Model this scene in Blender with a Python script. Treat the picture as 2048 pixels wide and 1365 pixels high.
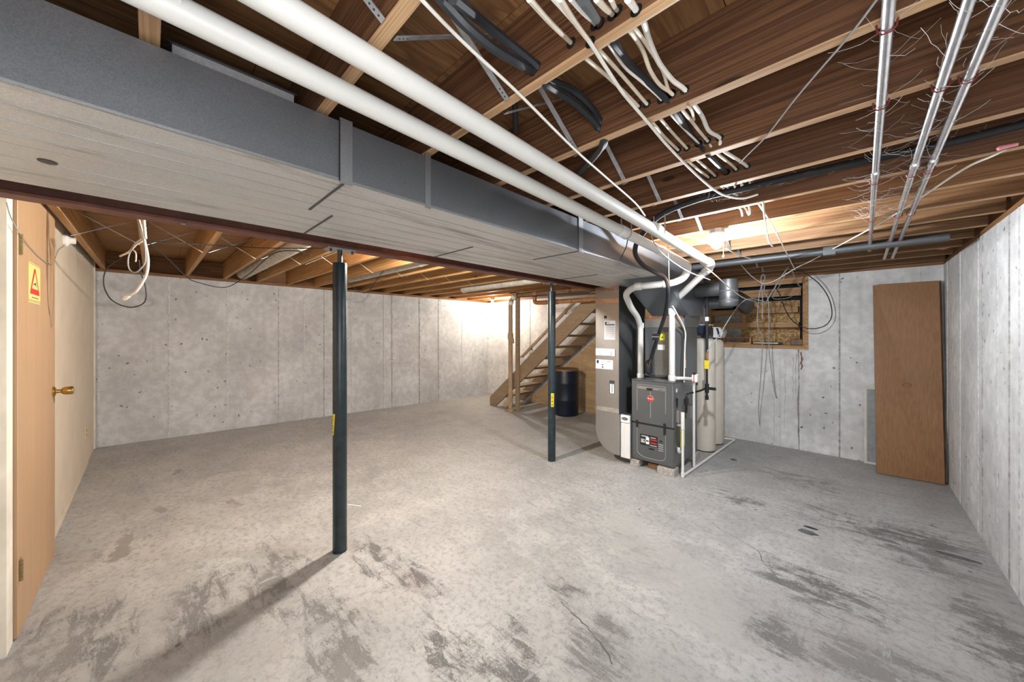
import bpy, bmesh, math, random
from mathutils import Vector, Matrix, noise as mnoise
random.seed(7)
for o in list(bpy.data.objects): bpy.data.objects.remove(o)
SC = bpy.context.scene
COL = SC.collection
PI = math.pi

# ------------------------------------------------------------------ camera
F, CX, HY, H = 705.0, 1024.0, 664.0, 1.5          # focal length / principal x / horizon row (pixels of 2048x1365), eye height
YAW = math.atan2(686.0, F); CA, SA = math.cos(YAW), math.sin(YAW)
cam = bpy.data.cameras.new('camera'); camo = bpy.data.objects.new('camera', cam); COL.objects.link(camo)
camo.location = (0, 0, H); camo.rotation_euler = (PI/2, 0, YAW)
cam.sensor_width = 36.0; cam.lens = 36.0*F/2048.0; cam.shift_y = -(682.5-HY)/2048.0
cam.clip_start = 0.02; cam.clip_end = 60
SC.camera = camo

# ------------------------------------------------------------------ world, lights, exposure
w = bpy.data.worlds.new('world'); SC.world = w; w.use_nodes = True
w.node_tree.nodes['Background'].inputs[0].default_value = (0.01, 0.012, 0.016, 1)
w.node_tree.nodes['Background'].inputs[1].default_value = 1.0
SC.view_settings.view_transform = 'Standard'; SC.view_settings.look = 'None'
SC.view_settings.exposure = 0.88; SC.view_settings.gamma = 1.0; SC.view_settings.use_curve_mapping = False
BULB1, BULB2, BULB_FILL = 2000.0, 1100.0, 3300.0         # emission of the two bare bulbs and the added fill bulb
fl = bpy.data.lights.new('flash_fill', 'POINT'); fl.energy = 30; fl.shadow_soft_size = 0.35; fl.color = (0.90, 0.95, 1.0)
flo = bpy.data.objects.new('flash_fill', fl); COL.objects.link(flo); flo.location = (0.10, -0.12, 1.55)  # soft point fill added behind the camera, standing in for a flash

# ------------------------------------------------------------------ pixel -> place
def ray(px, py):
    u = (px-CX)/F; v = (HY-py)/F
    return Vector((CA*u-SA, SA*u+CA, v))
EYE = Vector((0, 0, H))
def pd(px, py, t): return EYE + ray(px, py)*t
def pZ(px, py, z): r = ray(px, py); return EYE + r*((z-H)/r.z)
def pX(px, py, x): r = ray(px, py); return EYE + r*(x/r.x)
def pY(px, py, y): r = ray(px, py); return EYE + r*(y/r.y)

# ------------------------------------------------------------------ mesh helpers
def V(*a): return Vector(a)
def newbm(): return bmesh.new()
def box(bm, lo, hi, bev=0.0, seg=1):
    x0, y0, z0 = lo; x1, y1, z1 = hi
    vs = [bm.verts.new(c) for c in ((x0,y0,z0),(x1,y0,z0),(x1,y1,z0),(x0,y1,z0),(x0,y0,z1),(x1,y0,z1),(x1,y1,z1),(x0,y1,z1))]
    fs = [bm.faces.new([vs[i] for i in q]) for q in ((3,2,1,0),(4,5,6,7),(0,1,5,4),(1,2,6,5),(2,3,7,6),(3,0,4,7))]
    if bev > 0:
        es = list({e for f in fs for e in f.edges})
        bmesh.ops.bevel(bm, geom=es, offset=bev, segments=seg, affect='EDGES', profile=0.5)
    return bm
def prism(bm, pts, vec):
    """extrude the polygon pts (3-D) by vec"""
    vec = Vector(vec); n = len(pts)
    a = [bm.verts.new(p) for p in pts]; b = [bm.verts.new(Vector(p)+vec) for p in pts]
    bm.faces.new(a[::-1]); bm.faces.new(b)
    for i in range(n): bm.faces.new((a[i], a[(i+1) % n], b[(i+1) % n], b[i]))
    bmesh.ops.recalc_face_normals(bm, faces=bm.faces[:])
    return bm
def tube(bm, pts, r, seg=8, cap=True):
    pts = [Vector(p) for p in pts]; n = len(pts)
    rs = r if isinstance(r, (list, tuple)) else [r]*n
    tg = []
    for i in range(n):
        d = pts[min(i+1, n-1)]-pts[max(i-1, 0)]
        tg.append(d.normalized() if d.length > 1e-9 else Vector((0, 0, 1)))
    up = Vector((0, 0, 1)) if abs(tg[0].z) < 0.9 else Vector((1, 0, 0))
    nrm = (up - tg[0]*up.dot(tg[0])).normalized(); rings = []
    for i in range(n):
        nrm = (nrm - tg[i]*nrm.dot(tg[i])); nrm = nrm.normalized() if nrm.length > 1e-6 else tg[i].orthogonal().normalized()
        bn = tg[i].cross(nrm)
        rings.append([bm.verts.new(pts[i] + (nrm*math.cos(2*PI*k/seg)+bn*math.sin(2*PI*k/seg))*rs[i]) for k in range(seg)])
    for i in range(n-1):
        for k in range(seg):
            bm.faces.new((rings[i][k], rings[i][(k+1) % seg], rings[i+1][(k+1) % seg], rings[i+1][k]))
    if cap: bm.faces.new(rings[0][::-1]); bm.faces.new(rings[-1])
    bmesh.ops.recalc_face_normals(bm, faces=bm.faces[:])
    return bm
def lathe(bm, prof, c, seg=24, axis='z'):
    c = Vector(c); rings = []
    for (r, h) in prof:
        ring = []
        for k in range(seg):
            a = 2*PI*k/seg; p = Vector((r*math.cos(a), r*math.sin(a), h))
            if axis == 'y': p = Vector((p.x, h, p.y))
            elif axis == 'x': p = Vector((h, p.x, p.y))
            ring.append(bm.verts.new(c+p))
        rings.append(ring)
    for i in range(len(rings)-1):
        for k in range(seg): bm.faces.new((rings[i][k], rings[i][(k+1) % seg], rings[i+1][(k+1) % seg], rings[i+1][k]))
    bm.faces.new(rings[0][::-1]); bm.faces.new(rings[-1])
    bmesh.ops.recalc_face_normals(bm, faces=bm.faces[:])
    return bm
def spline(pts, n=6):
    pts = [Vector(p) for p in pts]
    if len(pts) < 3: return pts
    e = [pts[0]*2-pts[1]] + pts + [pts[-1]*2-pts[-2]]; out = []
    for i in range(1, len(e)-2):
        p0, p1, p2, p3 = e[i-1], e[i], e[i+1], e[i+2]
        for k in range(n):
            t = k/n
            out.append(0.5*((2*p1)+(p2-p0)*t+(2*p0-5*p1+4*p2-p3)*t*t+(3*p1-p0-3*p2+p3)*t**3))
    out.append(pts[-1]); return out
def fillet(pts, r, n=6):
    pts = [Vector(p) for p in pts]; out = [pts[0]]
    for i in range(1, len(pts)-1):
        a, b, c = pts[i-1], pts[i], pts[i+1]
        d = min(r, (a-b).length*0.48, (c-b).length*0.48)
        p = b+(a-b).normalized()*d; q = b+(c-b).normalized()*d
        for k in range(n+1):
            t = k/n; out.append(p*(1-t)**2 + b*2*t*(1-t) + q*t*t)
    out.append(pts[-1]); return out

def mesh_of(name, bm, smooth=False):
    me = bpy.data.meshes.new(name); bm.to_mesh(me); bm.free()
    if smooth:
        me.polygons.foreach_set('use_smooth', [True]*len(me.polygons))
        try: me.set_sharp_from_angle(angle=math.radians(38))
        except Exception: pass
    me.update(); return me
def mk(name, bm, mat, parent=None, smooth=False, label=None):
    me = bm if isinstance(bm, bpy.types.Mesh) else mesh_of(name, bm, smooth)
    if mat is not None:
        me.materials.clear(); me.materials.append(mat)
    o = bpy.data.objects.new(name, me); COL.objects.link(o)
    if parent is not None:
        o.parent = parent
        if parent.type == 'EMPTY': o.matrix_parent_inverse = Matrix.Translation(-Vector(parent.location))
    if label: o['label'] = label
    return o
def tag(o, label, cat, group=None):
    o['label'] = label; o['category'] = cat
    if group: o['group'] = group
    return o
def thing(name, label, cat, loc, group=None):
    o = bpy.data.objects.new(name, None); COL.objects.link(o); o.location = Vector(loc)
    o.empty_display_size = 0.1
    return tag(o, label, cat, group)
def struct(name, bm, mat, label=None, smooth=False):
    o = mk(name, bm, mat, None, smooth); o['kind'] = 'structure'
    if label: o['label'] = label
    return o
def bxo(name, lo, hi, mat, parent=None, bev=0.0, seg=1):
    lo2 = tuple(min(a, b) for a, b in zip(lo, hi)); hi2 = tuple(max(a, b) for a, b in zip(lo, hi))
    return mk(name, box(newbm(), lo2, hi2, bev, seg), mat, parent)
def tubo(name, pts, r, mat, parent=None, seg=8): return mk(name, tube(newbm(), pts, r, seg), mat, parent, True)
def text_part(name, body, size, origin, right, up, mat, parent, depth=0.0008):
    """flat lettering as a mesh; right / up span the surface it lies on"""
    cu = bpy.data.curves.new(name, 'FONT'); cu.body = body; cu.size = size; cu.extrude = depth; cu.align_x = 'CENTER'; cu.align_y = 'CENTER'
    cu.resolution_u = 2
    ob = bpy.data.objects.new(name, cu); COL.objects.link(ob)
    me = bpy.data.meshes.new_from_object(ob); bpy.data.objects.remove(ob); bpy.data.curves.remove(cu)
    r = Vector(right).normalized(); u = Vector(up).normalized(); nn = r.cross(u)
    M = Matrix((r, u, nn)).transposed().to_4x4(); M.translation = Vector(origin)
    me.transform(M)
    return mk(name, me, mat, parent)

# ------------------------------------------------------------------ material helpers
class G:
    def __init__(s, name, rough=0.6, metal=0.0, spec=None):
        s.m = bpy.data.materials.new(name); s.m.use_nodes = True; s.t = s.m.node_tree
        s.b = s.t.nodes['Principled BSDF']; s.b.inputs['Roughness'].default_value = rough; s.b.inputs['Metallic'].default_value = metal
        if spec is not None: s.b.inputs['Specular IOR Level'].default_value = spec
    def n(s, kind, ins=None, **attr):
        nd = s.t.nodes.new('ShaderNode'+kind)
        for k, v in attr.items(): setattr(nd, k, v)
        for k, v in (ins or {}).items(): s.put(nd.inputs[k], v)
        return nd
    def put(s, sock, v):
        if isinstance(v, bpy.types.NodeSocket): s.t.links.new(v, sock)
        else: sock.default_value = v
    def coord(s, which='Object', scale=(1, 1, 1), rnd=0.0, loc=(0, 0, 0), rot=(0, 0, 0)):
        v = s.n('TexCoord').outputs[which]
        if rnd:
            r = s.n('ObjectInfo').outputs['Random']
            c = s.n('CombineXYZ', {0: s.math('MULTIPLY', r, rnd), 1: s.math('MULTIPLY', r, rnd*1.7), 2: s.math('MULTIPLY', r, rnd*0.6)}).outputs[0]
            v = s.n('VectorMath', {0: v, 1: c}, operation='ADD').outputs[0]
        return s.n('Mapping', {'Vector': v, 'Scale': scale, 'Location': loc, 'Rotation': rot}).outputs[0]
    def math(s, op, a, b=0.0, clamp=False):
        nd = s.n('Math', {0: a, 1: b}, operation=op); nd.use_clamp = clamp; return nd.outputs[0]
    def noise(s, vec, scale=5, detail=4, rough=0.55, dist=0.0, out=0):
        return s.n('TexNoise', {'Vector': vec, 'Scale': scale, 'Detail': detail, 'Roughness': rough, 'Distortion': dist}).outputs[out]
    def vor(s, vec, scale=5, feature='F1', out='Distance', rnd=1.0):
        return s.n('TexVoronoi', {'Vector': vec, 'Scale': scale, 'Randomness': rnd}, feature=feature).outputs[out]
    def ramp(s, fac, stops, mode='LINEAR'):
        nd = s.n('ValToRGB', {0: fac}); cr = nd.color_ramp; cr.interpolation = mode
        while len(cr.elements) < len(stops): cr.elements.new(0.5)
        for e, (p, c) in zip(cr.elements, stops):
            e.position = p; e.color = (c, c, c, 1) if isinstance(c, (int, float)) else (*c, 1)
        return nd.outputs[0]
    def mix(s, fac, a, b, mode='MIX'):
        nd = s.n('Mix', data_type='RGBA', blend_type=mode)
        s.put(nd.inputs[0], fac)
        for sock, v in ((nd.inputs[6], a), (nd.inputs[7], b)):
            if isinstance(v, (tuple, list)) and len(v) == 3: v = (*v, 1)
            s.put(sock, v)
        return nd.outputs[2]
    def bump(s, h, strength=0.3, dist=0.01):
        s.put(s.b.inputs['Normal'], s.n('Bump', {'Height': h, 'Strength': strength, 'Distance': dist}).outputs[0])
    def col(s, v):
        if isinstance(v, (tuple, list)) and len(v) == 3: v = (*v, 1)
        s.put(s.b.inputs['Base Color'], v); return s
    def rough(s, v): s.put(s.b.inputs['Roughness'], v); return s

def plain(name, c, rough=0.5, metal=0.0, var=0.12, scale=9.0, bump=0.0):
    g = G(name, rough, metal); v = g.coord(); n = g.noise(v, scale, 5)
    d = tuple(x*(1-var) for x in c); e = tuple(min(1, x*(1+var)) for x in c)
    g.col(g.mix(g.ramp(n, [(0.3, 0.0), (0.7, 1.0)]), d, e))
    if bump: g.bump(n, bump, 0.003)
    return g.m
def wood(name, c1, c2, stretch=(0.5, 14, 14), rough=0.6, rnd=7.0, knots=True, grain=1.0):
    """c1 dark grain, c2 light grain; stretch is small along the board's length"""
    g = G(name, rough); v = g.coord('Object', stretch, rnd)
    n1 = g.noise(v, 1.0, 4, 0.55, 0.5)
    n2 = g.noise(g.coord('Object', tuple(s*(1.3 if s < 3 else 5) for s in stretch), rnd), 1.0, 4, 0.6, 0.3)
    ring = g.math('FRACT', g.math('MULTIPLY', n1, 7.0)); ring = g.ramp(ring, [(0.0, 0.0), (0.75, 1.0), (1.0, 0.0)])
    f = g.math('ADD', g.math('MULTIPLY', ring, 0.5*grain), g.math('MULTIPLY', n2, 1.0-0.5*grain))
    c = g.mix(g.ramp(f, [(0.2, 0.0), (0.78, 1.0)]), c1, c2)
    br = g.noise(g.coord('Object', (0.8, 0.8, 0.8), rnd), 1.0, 2)
    c = g.mix(g.ramp(br, [(0.35, 0.0), (0.7, 0.4)]), c, tuple(x*0.72 for x in c1))
    if knots:
        kv = g.coord('Object', tuple(1.0 if s < 3 else 3.2 for s in stretch), rnd)
        k = g.vor(kv, 1.7); c = g.mix(g.ramp(k, [(0.05, 0.85), (0.08, 0.0)]), c, tuple(x*0.22 for x in c1))
    g.col(c); g.bump(f, 0.2, 0.003)
    return g.m
# ------------------------------------------------------------------ materials
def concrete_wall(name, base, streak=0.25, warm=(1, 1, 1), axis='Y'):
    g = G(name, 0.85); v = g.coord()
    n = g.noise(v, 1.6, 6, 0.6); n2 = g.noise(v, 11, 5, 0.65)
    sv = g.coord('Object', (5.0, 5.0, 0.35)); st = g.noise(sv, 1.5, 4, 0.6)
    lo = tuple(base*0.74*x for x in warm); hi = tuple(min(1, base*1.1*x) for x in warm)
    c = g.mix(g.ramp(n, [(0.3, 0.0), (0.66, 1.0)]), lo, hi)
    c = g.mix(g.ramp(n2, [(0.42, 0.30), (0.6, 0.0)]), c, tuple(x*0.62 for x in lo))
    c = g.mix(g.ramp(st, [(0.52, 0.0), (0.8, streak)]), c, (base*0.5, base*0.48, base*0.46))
    pw = g.n('VectorMath', {0: g.coord(), 1: g.n('VectorMath', {0: g.noise(v, 30, 2, out=1), 3: 0.05}, operation='SCALE').outputs[0]}, operation='ADD').outputs[0]
    pit = g.vor(pw, 9.0); dens = g.noise(v, 1.1, 3)
    pm = g.math('MULTIPLY', g.ramp(pit, [(0.075, 1.0), (0.12, 0.0)]), g.ramp(dens, [(0.42, 0.0), (0.50, 1.0)]))
    pit2 = g.vor(pw, 21.0); pm2 = g.math('MULTIPLY', g.ramp(pit2, [(0.05, 1.0), (0.1, 0.0)]), g.ramp(g.noise(g.coord('Object', loc=(3, 1, 2)), 1.9, 3), [(0.52, 0.0), (0.6, 0.9)]))
    p = g.math('MAXIMUM', pm, pm2)
    c = g.mix(g.math('MULTIPLY', p, 0.85), c, (0.09, 0.085, 0.08))
    g.col(c); g.bump(g.math('SUBTRACT', g.math('MULTIPLY', n2, 0.4), p), 0.5, 0.008)
    return g
M = {}
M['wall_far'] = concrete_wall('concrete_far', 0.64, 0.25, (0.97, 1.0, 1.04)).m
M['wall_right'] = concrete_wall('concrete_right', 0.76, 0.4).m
gw = concrete_wall('concrete_back', 0.80, 0.45)
M['wall_back'] = gw.m
M['seam'] = plain('seam_concrete', (0.56, 0.57, 0.58), 0.9, 0, 0.25, 30, 0.3)
M['seam_dark'] = plain('stained_seam', (0.40, 0.39, 0.38), 0.9, 0, 0.45, 22, 0.3)

def floor_mat():
    g = G('concrete_floor', 0.62); v = g.coord()
    st1 = g.noise(g.coord('Object', (3.0, 11.0, 1), rot=(0, 0, math.radians(-30))), 1.5, 6, 0.70, 0.6)   # trowel / scrape direction
    st2 = g.noise(g.coord('Object', (12.0, 3.5, 1), rot=(0, 0, math.radians(12)), loc=(4, 2, 0)), 1.4, 6, 0.70, 0.5)
    big = g.noise(v, 0.7, 6, 0.62); mid = g.noise(v, 3.2, 7, 0.68, 0.5); fine = g.noise(v, 30, 5, 0.72)
    c = g.mix(g.ramp(big, [(0.32, 0.0), (0.68, 1.0)]), (0.28, 0.277, 0.27), (0.43, 0.422, 0.41))
    c = g.mix(g.ramp(mid, [(0.42, 0.0), (0.62, 0.6)]), c, (0.50, 0.493, 0.48))
    c = g.mix(g.ramp(st1, [(0.50, 0.0), (0.68, 0.45)]), c, (0.33, 0.325, 0.32))
    c = g.mix(g.ramp(fine, [(0.36, 0.6), (0.52, 0.0)]), c, (0.20, 0.197, 0.193))
    wob = g.n('VectorMath', {0: g.noise(v, 2.3, 6, 0.7, out=1), 1: (0.5, 0.5, 0.5)}, operation='SUBTRACT').outputs[0]
    wv = g.n('VectorMath', {0: v, 1: g.n('VectorMath', {0: wob, 3: 0.6}, operation='SCALE').outputs[0]}, operation='ADD').outputs[0]
    def blob(px, py, rx, ry, rot=0.0, k=1.0):
        p = pZ(px, py, 0.0)
        d = g.n('VectorMath', {0: wv, 1: (p.x, p.y, 0)}, operation='SUBTRACT').outputs[0]
        d = g.n('Mapping', {'Vector': d, 'Rotation': (0, 0, math.radians(rot)), 'Scale': (1/rx, 1/ry, 0)}).outputs[0]
        L = g.n('VectorMath', {0: d}, operation='LENGTH').outputs['Value']
        return g.ramp(L, [(0.1, k), (1.0, 0.0)])
    def union(lst):
        t = None
        for a in lst:
            b = blob(*a); t = b if t is None else g.math('MAXIMUM', t, b)
        return t
    # dirt and scrapes: where the streaks and the stained areas coincide
    area = union(((560, 1160, 0.55, 0.22, -40), (400, 1215, 0.55, 0.22, -40), (150, 1300, 0.5, 0.3, -40), (650, 1235, 0.35, 0.18, -30), (690, 1310, 0.35, 0.2, 0),
              (830, 1150, 0.26, 0.17, 0, 1.25), (760, 1110, 0.4, 0.16, 10, .8), (1210, 1280, 0.30, 0.2, 30), (1130, 1180, 0.2, 0.2, 0, .7), (1560, 1285, 0.26, 0.20, 20, 1.1),
              (1720, 1320, 0.5, 0.3, 20), (1880, 1110, 0.22, 0.65, 0, 1.1), (1985, 1270, 0.2, 0.5, 0, 1.2), (1640, 1180, 0.45, 0.28, 20), (1480, 1005, 0.36, 0.2, 0, .8), (1780, 1070, 0.7, 0.4, 30, .85),
              (1280, 1120, 0.25, 0.2, 0, .6), (900, 1290, 0.4, 0.2, 30, .8), (1040, 1330, 0.35, 0.2, 30), (1600, 960, 0.6, 0.4, 0, .45)))
    grit = g.noise(g.coord('Object', (1, 1.7, 1), rot=(0, 0, math.radians(-30))), 75, 5, 0.75)
    gr = g.math('ADD', g.math('MULTIPLY', g.math('MAXIMUM', st1, st2), 0.50), g.math('ADD', g.math('MULTIPLY', fine, 0.28), g.math('MULTIPLY', grit, 0.22)))
    dm = g.ramp(g.math('ADD', gr, g.math('MULTIPLY', g.math('MULTIPLY', area, g.ramp(st1, [(0.36, 0.15), (0.60, 1.0)])), 0.23)), [(0.565, 0.0), (0.67, 1.0)])
    dm = g.math('MULTIPLY', dm, g.ramp(grit, [(0.30, 0.35), (0.52, 1.0)]))
    c = g.mix(g.math('MULTIPLY', dm, 0.92), c, (0.075, 0.072, 0.070))
    sp = g.math('MULTIPLY', g.ramp(g.math('ADD', g.math('MULTIPLY', grit, 0.6), g.math('MULTIPLY', st1, 0.4)), [(0.52, 0.0), (0.60, 1.0)]), g.ramp(g.math('ADD', area, g.math('MULTIPLY', mid, 0.7)), [(0.25, 0.12), (0.75, 0.75)]))
    c = g.mix(g.math('MULTIPLY', sp, 0.6), c, (0.20, 0.195, 0.19))
    soft = g.math('MULTIPLY', union(((560, 1165, 0.6, 0.25, -40), (330, 1240, 0.7, 0.28, -40), (640, 1240, 0.35, 0.2, -30), (100, 1320, 0.9, 0.5, -40), (450, 1290, 0.8, 0.4, -40), (700, 1320, .5, .35, 0), (1250, 1310, .5, .3, 30), (1750, 1330, 0.8, 0.5, 20), (1960, 1180, 0.35, 0.9, 0))), g.ramp(mid, [(0.35, 0.3), (0.6, 1.0)]))
    c = g.mix(g.math('MULTIPLY', soft, 0.72), c, (0.24, 0.23, 0.225))
    red = g.math('MULTIPLY', union(((830, 1155, 0.22, 0.13, 0), (700, 1095, 0.2, 0.08, 0))), g.ramp(fine, [(0.42, 0.0), (0.6, 1.0)]))
    c = g.mix(g.math('MULTIPLY', red, 0.55), c, (0.17, 0.10, 0.09))
    # smooth repaired patch
    pm = g.ramp(union(((1330, 1130, 0.62, 0.36, 35), (1420, 1220, 0.34, 0.32, 0), (1250, 1050, 0.3, 0.2, 35))), [(0.3, 0.0), (0.55, 1.0)])
    c = g.mix(g.math('MULTIPLY', pm, 0.6), c, (0.36, 0.352, 0.335))
    # old flaked-paint patches on the left
    fp = union(((330, 1050, 0.50, 0.09, -35), (250, 1085, 0.30, 0.08, -35), (370, 945, 0.14, 0.07, -20), (450, 1005, .3, .06, -35)))
    fl_ = g.math('MULTIPLY', g.ramp(fp, [(0.15, 0.0), (0.4, 1.0)]), g.ramp(mid, [(0.5, 0.0), (0.52, 1.0)]))
    c = g.mix(g.math('MULTIPLY', fl_, 0.75), c, (0.22, 0.20, 0.18))
    wh = g.math('MULTIPLY', g.ramp(st2, [(0.60, 0.0), (0.66, 1.0)]), g.ramp(big, [(0.4, 0.0), (0.6, 1.0)]))
    c = g.mix(g.math('MULTIPLY', wh, 0.4), c, (0.60, 0.60, 0.60))
    pit = g.vor(g.coord('Object', (1, 1, 0)), 2.6); pmk = g.ramp(pit, [(0.02, 1.0), (0.035, 0.0)])
    c = g.mix(g.math('MULTIPLY', pmk, 0.85), c, (0.08, 0.08, 0.08))
    g.col(c); g.bump(g.math('SUBTRACT', g.math('ADD', mid, g.math('MULTIPLY', fine, 0.3)), dm), 0.25, 0.006)
    g.rough(g.ramp(mid, [(0.3, 0.5), (0.7, 0.75)]))
    return g.m
M['floor'] = floor_mat()
M['cream'] = plain('cream_wall_panel', (0.64, 0.56, 0.45), 0.7, 0, 0.06, 4, 0.1)
M['paint_white'] = plain('worn_white_paint', (0.72, 0.68, 0.60), 0.7, 0, 0.15, 5)
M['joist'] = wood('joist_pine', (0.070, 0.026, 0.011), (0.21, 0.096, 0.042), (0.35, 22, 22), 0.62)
M['joist_bulb_lit'] = wood('joist_pine_bulb_lit', (0.13, 0.058, 0.022), (0.29, 0.155, 0.065), (0.35, 22, 22), 0.62)  # paler pine paints the bulb's light onto the joists beyond it
M['joist_lit_bottom'] = wood('joist_pine_lit_bottom', (0.36, 0.20, 0.10), (0.58, 0.38, 0.21), (0.35, 22, 22), 0.62, 7.0, False)  # same pine, with the bulb light on joist undersides painted in
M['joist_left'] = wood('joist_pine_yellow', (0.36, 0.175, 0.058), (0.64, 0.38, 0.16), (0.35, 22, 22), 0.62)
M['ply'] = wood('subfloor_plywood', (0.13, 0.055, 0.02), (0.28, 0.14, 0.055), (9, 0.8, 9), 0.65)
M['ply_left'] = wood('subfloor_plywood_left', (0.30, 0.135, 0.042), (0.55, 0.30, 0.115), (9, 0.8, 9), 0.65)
M['rim'] = wood('rim_board', (0.15, 0.068, 0.026), (0.30, 0.15, 0.06), (9, 0.5, 16), 0.7)
M['rim_x'] = wood('rim_board_back', (0.15, 0.068, 0.026), (0.30, 0.15, 0.06), (0.5, 9, 16), 0.7)
M['door'] = wood('birch_door', (0.42, 0.265, 0.145), (0.52, 0.345, 0.205), (10, 10, 0.3), 0.5, 0.0, False, 0.25)
M['slab'] = wood('lauan_door', (0.21, 0.095, 0.036), (0.36, 0.185, 0.08), (16, 16, 0.5), 0.45, 0.0, False, 0.25)
M['slab_dark'] = wood('lauan_edge', (0.10, 0.05, 0.025), (0.24, 0.13, 0.06), (10, 10, 0.5), 0.5, 0.0, False)
M['stair'] = wood('painted_stair', (0.27, 0.185, 0.115), (0.35, 0.25, 0.16), (1.5, 8, 8), 0.6, 3.0, False)
M['panel'] = wood('stair_panel_ply', (0.44, 0.30, 0.165), (0.56, 0.40, 0.235), (1.2, 6, 6), 0.6, 3.0, False)
M['frame_wood'] = wood('window_lumber', (0.30, 0.16, 0.07), (0.54, 0.32, 0.15), (0.6, 10, 14), 0.7, 3.0, False)
def galv(name, base, rough, metal, dust=0.0, scale=330):
    g = G(name, rough, metal); v = g.coord(); cell = g.vor(v, scale, out='Color'); s = g.n('SeparateColor', {0: cell}).outputs[0]
    n = g.noise(v, 2.0, 6, 0.6)
    c = g.mix(s, tuple(x*0.86 for x in base), tuple(min(1, x*1.08) for x in base))
    c = g.mix(g.ramp(n, [(0.35, 0.0), (0.7, 0.4)]), c, tuple(x*0.7 for x in base))
    if dust:
        st = g.noise(g.coord('Object', (7, 0.8, 7)), 1.5, 7, 0.7)
        c = g.mix(g.ramp(st, [(0.55, 0.0), (0.68, dust)]), c, (0.22, 0.20, 0.18))
    g.col(c); g.rough(g.math('ADD', g.math('MULTIPLY', s, 0.06), rough-0.03)); g.bump(n, 0.12, 0.01)
    return g.m
M['galv'] = galv('galvanized_sheet', (0.235, 0.255, 0.285), 0.36, 0.72)
M['galv_lit_under'] = galv('galvanized_sheet_lit_dusty', (0.64, 0.635, 0.625), 0.44, 0.3, 0.75, 300)  # paler copy of the sheet paints the lit underside; smudges are dust
M['galv_bright'] = galv('new_galvanized', (0.78, 0.80, 0.84), 0.4, 0.35, 0.0, 120)
M['galv_new'] = galv('bright_galvanized', (0.46, 0.45, 0.44), 0.36, 0.85, 0.0, 300)
M['galv_cleat'] = galv('galvanized_cleat', (0.38, 0.40, 0.43), 0.42, 0.8)
M['galv_dark'] = galv('dark_duct_metal', (0.10, 0.105, 0.11), 0.5, 0.5)
M['galv_mid'] = galv('weathered_duct_metal', (0.17, 0.18, 0.19), 0.45, 0.65)
M['conduit'] = plain('emt_conduit', (0.62, 0.63, 0.65), 0.28, 0.9, 0.15, 25)
M['steel_beam'] = plain('red_oxide_beam', (0.17, 0.065, 0.045), 0.6, 0, 0.25, 12, 0.1)
M['post'] = plain('painted_post', (0.020, 0.034, 0.043), 0.34, 0.1, 0.35, 14)
M['screw'] = plain('dark_steel', (0.09, 0.09, 0.10), 0.45, 0.6, 0.2)
M['strap_metal'] = plain('bridging_strap_metal', (0.42, 0.43, 0.45), 0.45, 0.75, 0.2, 30)
M['pvc'] = plain('white_pvc', (0.66, 0.655, 0.635), 0.42, 0, 0.05, 3)
M['pvc_hot'] = plain('white_pvc_fittings', (0.72, 0.715, 0.70), 0.38, 0, 0.04, 3)
M['tan_pipe'] = plain('painted_drain_pipe', (0.40, 0.28, 0.17), 0.6, 0, 0.15, 8)
M['rust_pipe'] = plain('rusty_copper_pipe', (0.36, 0.17, 0.075), 0.5, 0.3, 0.5, 25)
M['wrap'] = plain('grey_duct_wrap', (0.55, 0.51, 0.45), 0.8, 0, 0.2, 14, 0.2)
M['wire_white'] = plain('white_cable', (0.74, 0.71, 0.65), 0.5, 0, 0.1, 20)
M['wire_cream'] = plain('yellowed_cable', (0.66, 0.57, 0.45), 0.5, 0, 0.1, 20)
M['wire_grey'] = plain('grey_cable', (0.33, 0.34, 0.35), 0.5, 0, 0.15, 20)
M['wire_black'] = plain('black_cable', (0.014, 0.016, 0.020), 0.6, 0, 0.2, 20)
M['rubber'] = plain('black_insulation', (0.015, 0.017, 0.022), 0.7, 0, 0.2, 20)
M['hook_red'] = plain('red_conduit_hook', (0.20, 0.03, 0.03), 0.5, 0.2)
M['porcelain'] = plain('porcelain', (0.82, 0.80, 0.76), 0.25, 0, 0.03)
M['brass'] = plain('brass', (0.48, 0.31, 0.09), 0.28, 0.95, 0.1)
M['hinge'] = plain('dull_brass', (0.34, 0.27, 0.15), 0.38, 0.9, 0.2)
M['furnace'] = plain('furnace_grey', (0.105, 0.11, 0.115), 0.42, 0.25, 0.06, 3)
M['furnace_edge'] = plain('furnace_light_edge', (0.42, 0.43, 0.44), 0.35, 0.5, 0.05)
M['furnace_side'] = galv('furnace_side_metal', (0.22, 0.225, 0.23), 0.3, 0.6, 0.0, 300)
M['coil'] = plain('coil_case_grey', (0.12, 0.13, 0.14), 0.35, 0.35, 0.06, 3)
M['black'] = plain('black_plastic', (0.012, 0.012, 0.014), 0.4, 0, 0.1)
M['white_plastic'] = plain('white_plastic', (0.78, 0.78, 0.77), 0.4, 0, 0.03)
M['paper'] = plain('white_paper', (0.82, 0.83, 0.85), 0.7, 0, 0.03)
M['ink'] = plain('dark_ink', (0.05, 0.055, 0.07), 0.7)
M['ink_grey'] = plain('grey_ink', (0.45, 0.46, 0.48), 0.7)
M['yellow'] = plain('yellow_label', (0.80, 0.62, 0.03), 0.55, 0, 0.08)
M['lime'] = plain('yellow_green_label', (0.72, 0.74, 0.03), 0.5, 0, 0.05)
M['sticker'] = plain('pale_yellow_sticker', (0.78, 0.62, 0.22), 0.5, 0, 0.04)
M['red'] = plain('red_print', (0.55, 0.03, 0.02), 0.45, 0, 0.05)
M['orange'] = plain('orange_print', (0.75, 0.22, 0.04), 0.5)
M['tank'] = plain('softener_tank_cream', (0.66, 0.61, 0.53), 0.45, 0, 0.04)
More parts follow.
